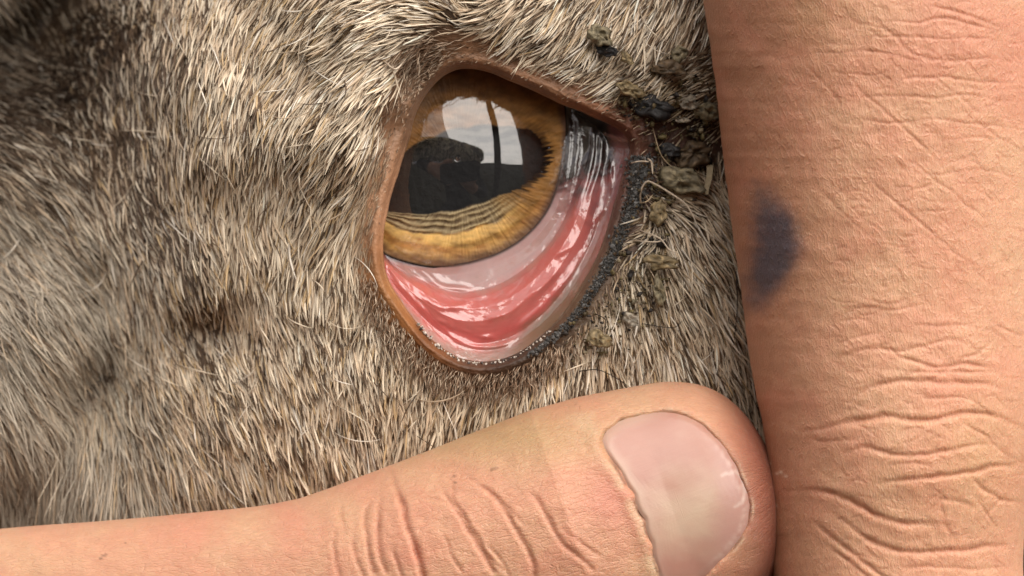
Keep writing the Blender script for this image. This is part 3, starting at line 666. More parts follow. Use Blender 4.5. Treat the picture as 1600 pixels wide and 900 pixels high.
oA, oB = (1080, 0), (1080, 450)
F_CR = cr(oB, 2.0,
    ([(450, 225), (560, 190), (660, 195), (760, 170), (830, 165), (900, 195)], .20, 3.2), ([(460, 375), (560, 310), (660, 290), (800, 295), (900, 300), (1010, 325)], .34, 4.0),
    ([(340, 450), (450, 430), (540, 410), (620, 400), (700, 415), (780, 405), (860, 393), (940, 400), (1050, 445)], .5, 4.0), ([(440, 525), (540, 500), (620, 520), (740, 520), (850, 500), (990, 488)], .30, 3.4),
    ([(570, 608), (700, 597), (800, 583), (880, 572), (960, 555), (1050, 543)], .48, 4.0), ([(290, 630), (400, 635), (470, 655), (540, 690), (600, 720), (700, 737), (810, 738)], .5, 4.5),
    ([(420, 690), (500, 745), (560, 792), (660, 822), (760, 825), (880, 815), (1000, 800), (1050, 780)], .45, 4.0), ([(360, 715), (450, 790), (540, 860), (610, 910)], .3, 3.5), ([(420, 800), (520, 880), (560, 910)], .25, 3.2),
    ([(885, 605), (930, 640), (980, 665), (1050, 667)], .34, 3.4), ([(610, 195), (700, 230), (760, 250), (860, 240), (990, 255)], .30, 3.2), ([(690, 118), (800, 115), (900, 122)], .15, 2.6),
    ([(810, 235), (900, 200), (960, 150)], .16, 2.6), ([(700, 300), (760, 280), (830, 240)], .14, 2.4), ([(750, 655), (830, 670), (900, 690)], .24, 3), ([(780, 640), (790, 720), (830, 800)], .16, 3),
    ([(880, 640), (920, 700), (960, 760)], .2, 2.6), ([(1000, 640), (940, 690), (900, 740)], .2, 2.6), ([(640, 460), (700, 440), (790, 470)], .14, 2.6), ([(840, 410), (900, 450), (960, 480)], .18, 2.6),
    ([(600, 250), (700, 265), (900, 262), (1000, 270)], .2, 2.6), ([(460, 180), (520, 150), (600, 140)], .12, 2.6), ([(350, 470), (430, 480), (520, 470)], .12, 2.8), ([(700, 345), (800, 340), (900, 350)], .16, 2.6),
    ([(880, 430), (960, 500), (1020, 540)], .14, 2.4), ([(600, 560), (680, 545), (760, 560)], .12, 2.6), ([(620, 875), (760, 870), (900, 880), (1030, 860)], .16, 3), ([(860, 560), (900, 620), (940, 650)], .14, 2.4),
    ([(930, 100), (1000, 140), (1050, 150)], .14, 2.4), ([(440, 100), (540, 60), (640, 70), (760, 40)], .12, 2.6), ([(500, 20), (620, 50), (700, 20)], .1, 2.4)) + cr(oA, 2.0,
    ([(520, 10), (620, 100), (700, 170), (800, 190), (920, 185), (1050, 200)], .22, 3.2), ([(560, 60), (700, 70), (800, 60), (900, 82), (1010, 108)], .24, 3), ([(330, 160), (450, 165), (560, 160), (650, 175), (770, 202)], .16, 2.6),
    ([(600, 250), (700, 245), (800, 240), (900, 255), (1050, 262)], .22, 2.8), ([(500, 300), (640, 300), (760, 305), (880, 300), (1010, 322)], .2, 2.8), ([(440, 380), (560, 375), (640, 385), (760, 375), (880, 385), (1050, 402)], .18, 2.6),
    ([(340, 180), (420, 270), (490, 360)], .14, 2.4), ([(450, 190), (540, 290), (640, 380), (720, 450), (810, 550)], .22, 2.8), ([(610, 165), (700, 270)], .14, 2.4), ([(500, 500), (600, 600), (700, 680), (800, 770), (910, 850)], .2, 2.6),
    ([(650, 480), (760, 560), (860, 640), (950, 710)], .18, 2.6), ([(450, 260), (390, 310)], .12, 2), ([(730, 10), (800, 30), (900, 60), (1000, 100)], .24, 3), ([(500, 120), (640, 118), (760, 122), (900, 120), (1040, 140)], .2, 2.8),
    ([(820, 320), (920, 400), (1020, 460)], .16, 2.6), ([(700, 200), (820, 290), (940, 380)], .14, 2.4), ([(430, 470), (490, 455)], .14, 2), ([(680, 600), (760, 575)], .18, 2.2), ([(300, 260), (380, 420)], .1, 2.4),
    ([(760, 440), (900, 430), (1040, 440)], .16, 2.6), ([(640, 540), (780, 545), (900, 530), (1040, 560)], .12, 2.4), ([(560, 420), (640, 500), (690, 560)], .12, 2.4), ([(380, 560), (470, 660), (560, 740)], .12, 2.4))
F_CR = [(p_, d_ * (.62 if np.mean([q_[1] for q_ in p_]) < 440 else 1.0), w_ * (.8 if np.mean([q_[1] for q_ in p_]) < 440 else 1.0)) for p_, d_, w_ in F_CR]
rr_ = np.random.default_rng(5)
for k in range(560):
    x0, y0 = rr_.uniform(1290, 1620), rr_.uniform(0, 900); an = rr_.choice([rr_.normal(0.02, .12), rr_.normal(.72, .12), rr_.normal(-.45, .15)], p=[.5, .35, .15]); L = rr_.uniform(14, 48)
    F_CR.append(([(x0, y0), (x0 + L * .5 * math.cos(an), y0 + L * .5 * math.sin(an) + rr_.normal(0, 3)), (x0 + L * math.cos(an), y0 + L * math.sin(an))], rr_.uniform(.03, .085), rr_.uniform(1.1, 2.0)))
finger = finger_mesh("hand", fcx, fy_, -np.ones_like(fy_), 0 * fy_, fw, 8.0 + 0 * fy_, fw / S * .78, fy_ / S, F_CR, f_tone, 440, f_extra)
tag(finger, "hand with one upright wrinkled finger bearing a smudged blue stain", "hand", "hands holding the eye open")

# ------------------------------------------------------------------ fur
_fl = np.array([  # px, py, direction in the photo (dx, dy), length px, lift
 (0,0,.5,.6,60,.5),(60,120,.8,.4,60,.5),(0,250,.8,.6,65,.35),(130,60,.5,.9,60,.4),(60,330,.75,.7,70,.3),(0,480,.6,.85,75,.25),(60,600,.45,.9,80,.2),(80,760,.12,1,85,.2),(150,520,.5,.85,75,.2),(150,700,-.05,1,85,.2),
 (180,250,.35,.95,60,.3),(230,330,.5,.9,55,.25),(230,130,.15,1,52,.28),(220,480,.2,1,66,.22),(250,620,.45,.9,70,.22),(250,760,.25,1,80,.2),(300,100,-.1,1,48,.28),(300,260,.08,1,46,.28),(300,420,.3,1,50,.25),(350,560,.4,.9,55,.25),
 (370,700,.35,.95,65,.25),(400,60,-.25,1,48,.28),(400,200,-.12,1,48,.28),(400,350,.2,1,46,.28),(450,500,.35,1,46,.28),(480,640,.3,1,46,.3),(480,40,-.5,.85,50,.28),(480,150,-.5,.9,52,.28),(470,280,-.2,1,52,.3),
 (540,60,-.75,.65,52,.3),(540,150,-.65,.8,54,.3),(530,240,-.5,.9,62,.3),(520,340,-.35,1,66,.3),(560,320,-.42,.95,70,.2),(575,240,-.45,.9,52,.22),(550,430,.02,1,50,.25),(600,40,-.85,.5,52,.32),(600,120,-.75,.7,46,.3),(620,80,-.85,.5,40,.3),
 (600,170,-.5,.9,40,.25),(660,20,-.8,-.1,46,.32),(650,-40,-.7,.4,46,.3),(720,20,-.5,-.7,38,.34),(720,-60,-.3,-.7,46,.34),(760,50,-.8,.3,38,.3),(800,30,-.75,.6,46,.3),(850,40,-.75,.65,48,.3),(900,20,-.5,.85,50,.3),(880,90,-.9,.4,40,.26),(950,40,-.5,.85,52,.3),
 (950,110,-.9,.45,44,.26),(1000,40,-.45,.9,52,.3),(1020,100,-.8,.6,46,.28),(1060,40,-.4,.9,52,.3),(1100,110,-.85,.3,42,.3),(1000,165,-.95,.25,34,.2),(1120,0,-.35,.9,52,.3),
 (1040,300,.8,.3,44,.3),(1000,360,-.7,.1,36,.3),(1010,430,.2,.8,40,.3),(1100,350,.5,.85,50,.28),(1060,420,.5,.85,52,.28),(1120,480,.35,.95,52,.28),(1040,520,.28,1,54,.28),(960,480,.15,1,42,.3),(970,560,.15,1,52,.28),(1100,580,.35,1,52,.28),
 (900,540,-.1,1,32,.34),(900,590,-.08,1,48,.28),(840,590,-.1,1,32,.34),(800,610,-.2,1,40,.3),(740,600,-.4,.95,36,.36),(720,650,-.3,1,46,.3),(660,560,-.25,1,34,.36),(650,620,.05,1,46,.32),(600,540,.05,1,34,.36),(590,500,.05,1,30,.36),(570,600,.2,1,46,.32),(560,690,.2,1,48,.3),
 (640,690,0,1,48,.3),(580,460,-.1,1,30,.3)], float)
def flow(px, py):
    out = np.zeros((len(px), 4)); q = np.stack([px, py], 1)
    for a_ in range(0, len(q), 20000):
        b_ = q[a_:a_+20000]; d2 = ((b_[:, None] - _fl[None, :, :2]) ** 2).sum(-1)
        ww = 1 / (d2 + 500) ** 1.6; ww /= ww.sum(1)[:, None]
        out[a_:a_+20000] = ww @ _fl[:, 2:]
    return out
def fur_density(px, py, e):
    up = (py < 215)
    n = fbm(px / 45., py / 45., 3., 3)
    bare = np.interp(px, [560, 640, 700, 780, 860, 940, 1000], [24, 42, 54, 52, 46, 46, 40])
    d = np.where(up, sm(bare, bare + 26, e + 12 * n), sm(20, 48, e + 12 * n))
    left = (px < 660) & (py > 190) & (py < 420)
    d = np.where(left, sm(11, 26, e + 6 * n), d)
    d = d * (1 - .93 * np.exp(-(((px - 660) / 44) ** 2 + ((py - 125) / 58) ** 2)).clip(0, 1))
    d = d * (1 - .97 * np.clip(1.5 * np.exp(-(((px - 1060) / 95) ** 2 + ((py - 205) / 48) ** 2)), 0, 1))
    d = d * (1 - .75 * np.clip(1.3 * np.exp(-(((px - 1000) / 30) ** 2 + ((py - 330) / 90) ** 2)), 0, 1))
    d = d * (1 - .92 * np.clip(1.2 * np.exp(-(((px - 715) / 50) ** 2 + ((py - 62) / 34) ** 2)), 0, 1))
    return d
def scatter(n):
    px = rng.uniform(-180, 1240, n); py = rng.uniform(-150, 900, n)
    e = lid_dist(px, py)
    ok = (e > 4) & (rng.random(n) < fur_density(px, py, np.maximum(e, 0)))
    ok &= ~((py > np.interp(px, [-180, 0, 330, 500, 640, 800, 950, 1080, 1160, 1200], [870, 880, 860, 830, 780, 720, 665, 655, 670, 740])))
    ok &= px < np.interp(py, [0, 300, 600, 900], [1165, 1195, 1235, 1260])
    return px[ok], py[ok], e[ok]
def curves_object(name, pts, rad, col, mat, parent=None):
    n, k, _ = pts.shape
    cu = bpy.data.hair_curves.new(name); cu.add_curves([k] * n)
    cu.attributes['position'].data.foreach_set('vector', pts.astype(np.float32).ravel())
    ra = cu.attributes.get('radius') or cu.attributes.new('radius', 'FLOAT', 'POINT')
    ra.data.foreach_set('value', rad.astype(np.float32).ravel())
    ca_ = cu.attributes.new('tone', 'FLOAT_COLOR', 'CURVE')
    ca_.data.foreach_set('color', np.concatenate([col, np.ones((n, 1))], 1).astype(np.float32).ravel())
    cu.materials.append(mat)
    o = bpy.data.objects.new(name, cu); COL.objects.link(o)
    if parent: o.parent = parent
    return o
def P3(m):
    return m * 1e-3
CREAM, TAN, GOLD, GREY, BROWN, WHITE = [np.array(c) for c in ((.78, .665, .505), (.58, .45, .315), (.55, .395, .22), (.50, .435, .345), (.12, .074, .042), (.88, .80, .68))]
def make_fur(n, len_k, rad_mm, dark, lift_k, k=6):
    px, py, e = scatter(n)
    N = len(px)
    f = flow(px, py)
    dx, dy = f[:, 0], f[:, 1]; soft = sm(330, 40, px + .3 * (560 - py)); L = f[:, 2] / S * len_k * rng.uniform(.5, 1.4, N) * (1 + .35 * soft)
    nang = (.24 - .08 * sm(300, 60, px)) * fbm(px / 42., py / 42., 7., 3) + rng.normal(0, .13, N)
    c1, s1 = np.cos(nang), np.sin(nang); dx, dy = dx * c1 - dy * s1, dx * s1 + dy * c1
    lift = f[:, 3] * lift_k * rng.uniform(.6, 1.5, N)
    near = sm(12, 60, e); L = L * (.4 + .6 * near)
    h = head_h(px, py, e)
    hx1 = head_h(px + 6, py); hy1 = head_h(px, py + 6)
    p0 = P(px, py, h) * 1e3; tx_ = P(px + 6, py, hx1) * 1e3 - p0; ty_ = P(px, py + 6, hy1) * 1e3 - p0
    nrm = np.cross(ty_, tx_); nrm /= np.linalg.norm(nrm, axis=1)[:, None]
    nrm = np.where(nrm[:, 1:2] > 0, -nrm, nrm)
    dr = tx_ * dx[:, None] + ty_ * dy[:, None]; dr /= np.linalg.norm(dr, axis=1)[:, None]
    sdv = np.cross(nrm, dr)
    t = np.linspace(0, 1, k)[None, :, None]
    bend = rng.normal(0, .07, N)[:, None, None]; curl = rng.uniform(0, 6.28, N)[:, None, None]
    Lc = L[:, None, None]
    pts = p0[:, None] + Lc * (dr[:, None] * t + nrm[:, None] * (lift[:, None, None] * (1.7 * t - 1.0 * t * t)) + sdv[:, None] * (bend * t * t + .006 * np.sin(t * 5 + curl)))
    pts = pts - nrm[:, None] * .15
    rad = rad_mm * np.clip(rng.lognormal(-.08, .28, N), .5, 1.7)[:, None] * np.interp(np.linspace(0, 1, k), [0, .3, .75, 1], [.75, 1, .85, .22])[None] * (.6 + .4 * near)[:, None]
    rad = rad * (1 - .42 * soft)[:, None]     # finer, longer hair on the far cheek
    u = rng.random(N); pat = fbm(px / 60., py / 80., 2., 4)
    eyez = np.exp(-(((px - 800) / 420) ** 2 + ((py - 330) / 420) ** 2))
    col = np.empty((N, 3))
    hollow = np.clip(np.exp(-(((px - 50) / 150) ** 2 + ((py - 90) / 150) ** 2)) * 1.3, 0, 1)  # dark wool, deepened here and along the furrow to paint in shade
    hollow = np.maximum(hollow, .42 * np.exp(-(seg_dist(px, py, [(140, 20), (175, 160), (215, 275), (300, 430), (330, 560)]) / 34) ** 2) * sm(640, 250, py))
    thumb_shade = sm(60, 0, np.interp(px, [0, 330, 500, 640], [828, 800, 770, 715]) - py) * sm(700, 450, px)  # contact shade along the thumb's upper edge, painted as browner hair
    finger_shade = sm(1060, 1150, px) * sm(420, 200, py)  # upright finger's shadow on the fur, painted as browner hair
    wts = np.stack([.18 + .75 * eyez, .5 - .2 * eyez + .3 * pat, .05 + .10 * sm(150, 350, px) * sm(700, 450, px), .05 + .6 * soft, .17 - .05 * eyez - .25 * pat + max(dark, 0) * (.35 + .65 * eyez) + 2.6 * hollow + .5 * finger_shade + .3 * thumb_shade, .02 + .26 * sm(760, 900, px) * (dark < .5)], 1).clip(.01)
    crest = np.exp(-(seg_dist(px, py, [(330, -60), (330, 200), (390, 400), (460, 560), (600, 660)]) / 85) ** 2)
    browl = np.exp(-(seg_dist(px, py, [(470, 240), (530, 120), (600, 50), (700, 10)]) / 60) ** 2)
    wts[:, 0] += .35 * crest + .8 * browl; wts[:, 5] += .35 * browl; wts[:, 3] += 1.6 * sm(300, 60, px) * sm(260, 420, py); wts[:, 2] *= sm(40, 260, px)
    wts = np.cumsum(wts / wts.sum(1)[:, None], 1)
    idx = (u[:, None] > wts).sum(1).clip(0, 5)
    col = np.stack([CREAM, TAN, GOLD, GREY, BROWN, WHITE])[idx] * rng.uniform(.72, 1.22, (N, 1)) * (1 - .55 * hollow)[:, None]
    bn = sm(58, 22, e)[:, None] * .8                    # short rusty hair on the lids
    col = col * (1 - bn) + bn * np.array((.24, .14, .075)) * rng.uniform(.6, 1.5, (N, 1))
    dirty = np.maximum(np.exp(-(((px - 1000) / 60) ** 2 + ((py - 420) / 110) ** 2)), 1.4 * np.exp(-(((px - 1050) / 70) ** 2 + ((py - 190) / 85) ** 2)))[:, None] * np.clip(.3 + fbm(px / 22., py / 22., 9., 2), 0, .8)[:, None]
    col = col * (1 - dirty) + dirty * np.array((.17, .115, .045))
    return P3(pts), P3(rad), np.clip(col, .01, .95)
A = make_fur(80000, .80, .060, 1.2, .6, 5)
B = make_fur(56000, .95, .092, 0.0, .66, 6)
# stray hairs that lie across the coat
def stray(n):
    px = rng.uniform(0, 1130, n); py = rng.uniform(0, 800, n); e = lid_dist(px, py)
    ok = (e > 45) & (py < np.interp(px, [0, 330, 640, 950], [790, 760, 680, 560])) & ~((px > 960) & (py > 120) & (py < 300)); px, py, e = px[ok], py[ok], e[ok]; N = len(px)
    f = flow(px, py); an = np.arctan2(f[:, 1], f[:, 0]) + rng.normal(0, .55, N); L = rng.uniform(30, 95, N); cv = rng.normal(0, .5, N)
    q = np.linspace(0, 1, 8)[None]; a_ = an[:, None] + cv[:, None] * q
    x = px[:, None] + L[:, None] * np.cumsum(np.cos(a_), 1) / 8; y = py[:, None] + L[:, None] * np.cumsum(np.sin(a_), 1) / 8
    h = head_h(x, y, np.maximum(lid_dist(x, y), 0)) + .4 + (.9 + .8 * rng.random((N, 1))) * np.sin(q * 2.2)
    c = np.stack([CREAM, TAN, WHITE, BROWN])[rng.choice(4, N, p=[.4, .25, .2, .15])] * rng.uniform(.7, 1.1, (N, 1))
    return P(x, y, h), np.broadcast_to(.062e-3 * np.interp(q, [0, .6, 1], [.8, 1, .2]), (N, 8)) * rng.uniform(.6, 1.3, (N, 1)), c
sh_ = curves_object("stray_hair", *stray(420), M_FUR, sheep); tag(sh_, kind="stuff")
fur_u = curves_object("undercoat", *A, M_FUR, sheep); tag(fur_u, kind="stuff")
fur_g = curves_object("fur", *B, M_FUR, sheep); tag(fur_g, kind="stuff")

# single loose hairs: a few pale curled ones and fine hairs on the bare lids
def strand(pts, w_mm, col, off=1.4):
    p = smooth_poly(pts, 6); i = np.linspace(0, len(p) - 1, 14); q = np.stack([np.interp(i, np.arange(len(p)), p[:, k]) for k in (0, 1)], 1)
    h = head_h(q[:, 0], q[:, 1]) + off * np.interp(np.linspace(0, 1, 14), [0, .3, 1], [.3, 1, .8])
    return P(q[:, 0], q[:, 1], h), w_mm * np.interp(np.linspace(0, 1, 14), [0, .8, 1], [1, .9, .3]) * 1e-3, col
hair_w, hair_t, hair_d = np.array((.74, .62, .48)), np.array((.50, .38, .24)), np.array((.03, .02, .015))
ss = [strand(*a_) for a_ in (
    ([(1001, 317), (1001, 300), (1010, 284), (1024, 288), (1046, 301), (1068, 316), (1080, 332), (1089, 351)], .10, hair_w), ([(1012, 248), (1018, 254), (1020, 272)], .10, hair_w), ([(985, 255), (1000, 252), (1016, 253)], .07, hair_w),
    ([(1000, 318), (1012, 314), (1020, 304)], .07, hair_t), ([(612, 100), (618, 124), (626, 152)], .10, hair_w), ([(600, 96), (618, 108), (634, 92)], .10, hair_w), ([(652, 92), (655, 104), (654, 118)], .08, hair_w),
    ([(905, 580), (935, 578), (965, 592), (985, 606)], .05, hair_d), ([(1150, 420), (1152, 480), (1146, 540)], .05, hair_d), ([(1000, 505), (1050, 512), (1068, 500)], .04, hair_d), ([(930, 490), (946, 500), (944, 520)], .05, hair_d),
    ([(480, 330), (500, 360), (490, 392)], .08, hair_t), ([(1020, 200), (1032, 240), (1050, 262)], .05, hair_t), ([(1000, 360), (1030, 372), (1046, 390), (1062, 396)], .08, hair_w), ([(990, 376), (1024, 378), (1040, 374)], .07, hair_w))]
loose = curves_object("loose_hair", np.stack([a_[0] for a_ in ss]), np.stack([a_[1] for a_ in ss]), np.stack([a_[2] for a_ in ss]), M_FUR, sheep); tag(loose, kind="stuff")
n = 2600; px = np.concatenate([rng.uniform(590, 1130, n), rng.normal(652, 30, 1500), rng.uniform(560, 900, 9000)]); py = np.concatenate([rng.uniform(60, 620, n), rng.normal(112, 38, 1500), rng.uniform(430, 640, 9000)]); e = lid_dist(px, py); ok = (e > np.where(py > 420, 17, 7)) & (e < np.where(py > 420, rng.uniform(24, 62, len(px)), 75)) & (px > 575 - 30 * rng.random(len(px))) & ~((px > 870) & (py > 250) & (e < 30)); px, py, e = px[ok], py[ok], e[ok]; N = len(px)
f = flow(px, py); an = np.arctan2(f[:, 1], f[:, 0]) + rng.normal(0, .35, N); L = rng.uniform(8, 22, N) * sm(0, 50, e) + 4
tt = np.linspace(0, 1, 5)[None]
qx_, qy_ = px[:, None] + np.cos(an)[:, None] * L[:, None] * tt, py[:, None] + np.sin(an)[:, None] * L[:, None] * tt
hh = head_h(px, py, e)[:, None] + L[:, None] / S * .45 * np.sin(tt * 2.0)
colf = np.where(rng.random((N, 1)) < .35, np.array((.55, .42, .30)), np.array((.22, .13, .075))) * rng.uniform(.6, 1.3, (N, 1))
lidh = curves_object("lid_hair", P(qx_, qy_, hh), np.broadcast_to(.035e-3 * np.array([1, 1, .9, .7, .25]), (N, 5)).copy(), colf, M_FUR, sheep); tag(lidh, kind="stuff")

# ------------------------------------------------------------------ grey crust and tear beads on the lid edge
_ph = (1 + 5 ** .5) / 2
ICO = np.array([(-1,_ph,0),(1,_ph,0),(-1,-_ph,0),(1,-_ph,0),(0,-1,_ph),(0,1,_ph),(0,-1,-_ph),(0,1,-_ph),(_ph,0,-1),(_ph,0,1),(-_ph,0,-1),(-_ph,0,1)]) / 1.902
ICF = np.array([(0,11,5),(0,5,1),(0,1,7),(0,7,10),(0,10,11),(1,5,9),(5,11,4),(11,10,2),(10,7,6),(7,1,8),(3,9,4),(3,4,2),(3,2,6),(3,6,8),(3,8,9),(4,9,5),(2,4,11),(6,2,10),(8,6,7),(9,8,1)])
def grains(name, px, py, d, r_px, cols, mat, jag=.35, parent=None, flat=False):
    n = len(px); c = P(px, py, d)
    v = ICO[None] * (1 + jag * rng.uniform(-1, 1, (n, 12, 1))) * (r_px[:, None, None] / S * 1e-3) * rng.uniform(.45, 1.4, (n, 1, 3))
    v = v + c[:, None]
    F = (ICF[None] + 12 * np.arange(n)[:, None, None]).reshape(-1, 3)
    return link_mesh(name, v.reshape(-1, 3), F, mat, parent, np.repeat(cols[:, None], 12, 1), smooth=not flat)
M_CRUST = matte("grey_crust", (1, 1, 1), .75, .6, 4000, .0001, True, .3)
M_BEAD = matte("tear_bead", (1, 1, 1), .12, .1, 3000, .00005, True, .6)
cpoly = smooth_poly([(1004, 252), (1002, 272), (994, 302), (985, 334), (968, 370), (955, 402), (940, 432), (911, 478), (884, 511), (858, 532), (828, 556)], 20)
n = 15000; i = rng.uniform(0, 1, n) ** 1.15 * (len(cpoly) - 1)
bx, by = np.interp(i, np.arange(len(cpoly)), cpoly[:, 0]), np.interp(i, np.arange(len(cpoly)), cpoly[:, 1]); tq = i / (len(cpoly) - 1)
wd = np.interp(tq, [0, .15, .3, .5, .8, 1], [17, 15, 10, 8, 7, 4]); px, py = bx + rng.normal(0, .55, n) * wd, by + rng.normal(0, .45, n) * wd * .7
h = head_h(px, py) + rng.uniform(-.05, .35, n)
g_ = rng.choice([.04, .07, .11, .16, .27], n, p=[.18, .33, .32, .14, .03]); tint = np.stack([g_ * 1.0, g_ * .97, g_ * .93], 1)
rust = (rng.random(n) < .16)[:, None]; tint = np.where(rust, np.array((.09, .055, .03)), tint)
crust = grains("crust", px, py, h, np.clip(rng.lognormal(-.25, .6, n), .4, 4.2) * np.interp(tq, [0, .35, 1], [1.3, .95, .75]), tint, M_CRUST, .6, sheep, True); tag(crust, "grey gritty crust along the lid edge", kind="stuff")
bpoly = smooth_poly([(652, 503), (676, 530), (697, 547), (722, 561), (750, 566), (780, 563), (810, 552), (840, 532), (860, 514)], 20)
n = 120; i = rng.uniform(0, len(bpoly) - 1, n) ; px, py = np.interp(i, np.arange(len(bpoly)), bpoly[:, 0]) + rng.normal(0, 1.6, n), np.interp(i, np.arange(len(bpoly)), bpoly[:, 1]) + rng.normal(0, 1.3, n) + 2
beads = grains("tear_beads", px, py, head_h(px, py, np.abs(lid_dist(px, py))) + .12, rng.uniform(.7, 2.2, n) * (1 + .5 * (px < 700)), np.where(rng.random((n, 1)) < .3, np.array((.06, .05, .045)), np.array((.62, .54, .46))), M_BEAD, .2, sheep); tag(beads, kind="stuff")

# ------------------------------------------------------------------ dirt caught in the hair, each flake its own thing
M_FLAKE = matte("dried_dirt", (1, 1, 1), .55, .75, 2200, .0002, True, .4)
def flake(px, py, rx, ry, rot, col, label, lump=.35, off=1.0, name="dirt_flake", cat="dirt flake", seed=0):
    r0 = np.random.default_rng(seed + 100); th = np.linspace(0, 2 * np.pi, 26, endpoint=False)
    fr = 1 + lump * fbm(np.cos(th) * 1.3 + seed, np.sin(th) * 1.3, seed * 1.7, 4)
    vs, cs, rings = [], [], 7
    base = float(head_h(np.array([px * 1.]), np.array([py * 1.]))[0]) + off
    c0, s0 = math.cos(rot), math.sin(rot)
    zs = []
    for side in (1, -1):
        for k in range(rings):
            q = k / (rings - 1) if side == 1 else 1 - (k + 1) / rings
            if side == 1: q = max(q, .03)
            q = max(q, .03)
            x, y = q * fr * np.cos(th) * rx, q * fr * np.sin(th) * ry
            X, Y = px + x * c0 - y * s0, py + x * s0 + y * c0
            z = base + .16 * min(rx, ry) / S * fbm(X / 3., Y / 3., seed + 5, 2) + side * (.30 * min(rx, ry) / S) * np.sqrt(max(0, 1 - q ** 2.5)) + .5 * min(rx, ry) / S * fbm(X / 9., Y / 9., seed, 3) + .35 * (x / max(rx, 1)) * r0.uniform(-1, 1)
            vs.append(P(X, Y, z)); cs.append(np.clip(np.asarray(col)[None] * np.exp(1.1 * fbm(X / 6., Y / 6., 3 + seed, 3))[:, None], .008, .9))
    o = link_mesh(name, np.concatenate(vs), grid_faces(2 * rings, 26, True), M_FLAKE, None, np.concatenate(cs), smooth=False)
    return tag(o, label, cat, "dirt caught around the eye")
OL, BR, BK, PG, YE = (.20, .165, .10), (.09, .058, .03), (.022, .02, .02), (.28, .24, .185), (.21, .155, .08)
for k, (x, y, rx, ry, ro_, co_, of_, lab) in enumerate((
    (936, 55, 21, 15, .3, OL, 1.7, "rounded olive-grey flake highest in the pale hair above the eyelid"),
    (948, 77, 15, 9, .2, BK, 1.3, "dark grey flake just below the rounded olive-grey one above the eyelid"),
    (980, 92, 13, 7, .5, YE, 1.5, "small ochre flake in the pale hair right of the dark grey one"),
    (986, 140, 20, 12, .4, YE, 1.3, "yellowish pointed flake at the end of the upper lid hair, left of the black crumb"),
    (1062, 84, 13, 12, -.6, OL, 1.5, "olive flake in the shaded hair beside the finger, level with the lid hair"),
    (1044, 108, 24, 12, .1, BR, 1.2, "broad brown clod above the black crumb at the eye corner"),
    (1016, 166, 32, 16, .15, BK, .6, "largest black crumbly lump at the inner corner of the eye"),
    (1076, 160, 15, 11, -.2, PG, .9, "pale grey crumb between the black lump and the finger"),
    (1106, 174, 20, 15, .3, OL, .9, "olive flake touching the shadow of the upright finger"),
    (1068, 187, 11, 5, .1, PG, .7, "tiny pale sliver below the pale grey crumb"),
    (1048, 236, 18, 10, .2, BK, .8, "black knobbly crumb at the top end of the grey crust"),
    (1084, 240, 30, 20, -.3, BR, .8, "biggest brown clod right of the black knobbly crumb"),
    (1062, 280, 30, 20, .4, OL, .9, "olive clod under the pale curled hair's root, left of the straw chip"),
    (1030, 332, 13, 18, .3, YE, 1.2, "ochre flake below the pale curled hair"),
    (1036, 410, 26, 11, .1, YE, 1.5, "ochre flake among pale hairs right of the middle of the crust"),
    (1030, 455, 9, 22, -.2, OL, 1.6, "narrow upright olive flake in the cheek hair right of the crust"),
    (937, 531, 17, 14, .2, YE, 1.6, "ochre lump in the hair under the lower end of the crust"),
    (985, 500, 12, 9, .8, PG, 1.6, "pale brown flake in the cheek hair above the thumb"))):
    flake(x, y, rx * 1.08, ry * 1.08, ro_, co_, lab, .45, of_ + (.5 if y < 150 or y > 320 else .2), seed=k)
n = 1300; kx = rng.integers(0, 8, n); cxs = np.array([1000, 1060, 1095, 1050, 1035, 1000, 935, 975])[kx]; cys = np.array([165, 160, 200, 258, 320, 420, 520, 480])[kx]
px = cxs + rng.normal(0, 1, n) * np.array([28, 32, 22, 30, 16, 22, 26, 26])[kx]; py = cys + rng.normal(0, 1, n) * np.array([16, 26, 40, 26, 30, 34, 20, 26])[kx]
ok = lid_dist(px, py) > 14; px, py, kx = px[ok], py[ok], kx[ok]; n = len(px)
pal = np.array([(.10, .07, .032), (.16, .125, .055), (.028, .022, .018), (.22, .18, .11)])[rng.choice(4, n, p=[.4, .27, .25, .08])] * rng.uniform(.6, 1.3, (n, 1))
dirt = grains("dirt", px, py, head_h(px, py) + rng.uniform(.1, 1.1, n), np.clip(rng.lognormal(.45, .55, n), .6, 6), pal, M_FLAKE, .6, None, True); tag(dirt, kind="stuff")
# straw chip: a bent flat splinter
def chip():
    v, f = [], []
    for j, t_ in enumerate(np.linspace(0, 1, 6)):
        x, y = 1109 + (1104 - 1109) * t_ + 1.5 * math.sin(t_ * 5), 258 + 46 * t_
        for sx_, dz in ((-5 + t_, 0), (5 - t_, .1), (5 - t_, -.35), (-5 + t_, -.45)):
            v.append(P(x + sx_, y, float(head_h(np.array([1106.]), np.array([280.]))[0]) + 1.6 + dz + .5 * t_))
    for j in range(5):
        for k in range(4): f.append((4*j+k, 4*j+(k+1) % 4, 4*j+4+(k+1) % 4, 4*j+4+k))
    f += [(3, 2, 1, 0), (20, 21, 22, 23)]
    return link_mesh("straw_chip", np.array(v), f, M_FLAKE, None, np.tile(np.array((.34, .27, .16)), (24, 1)), smooth=False)
tag(chip(), "straight straw-coloured chip standing in the hair beside the upright finger", "straw")

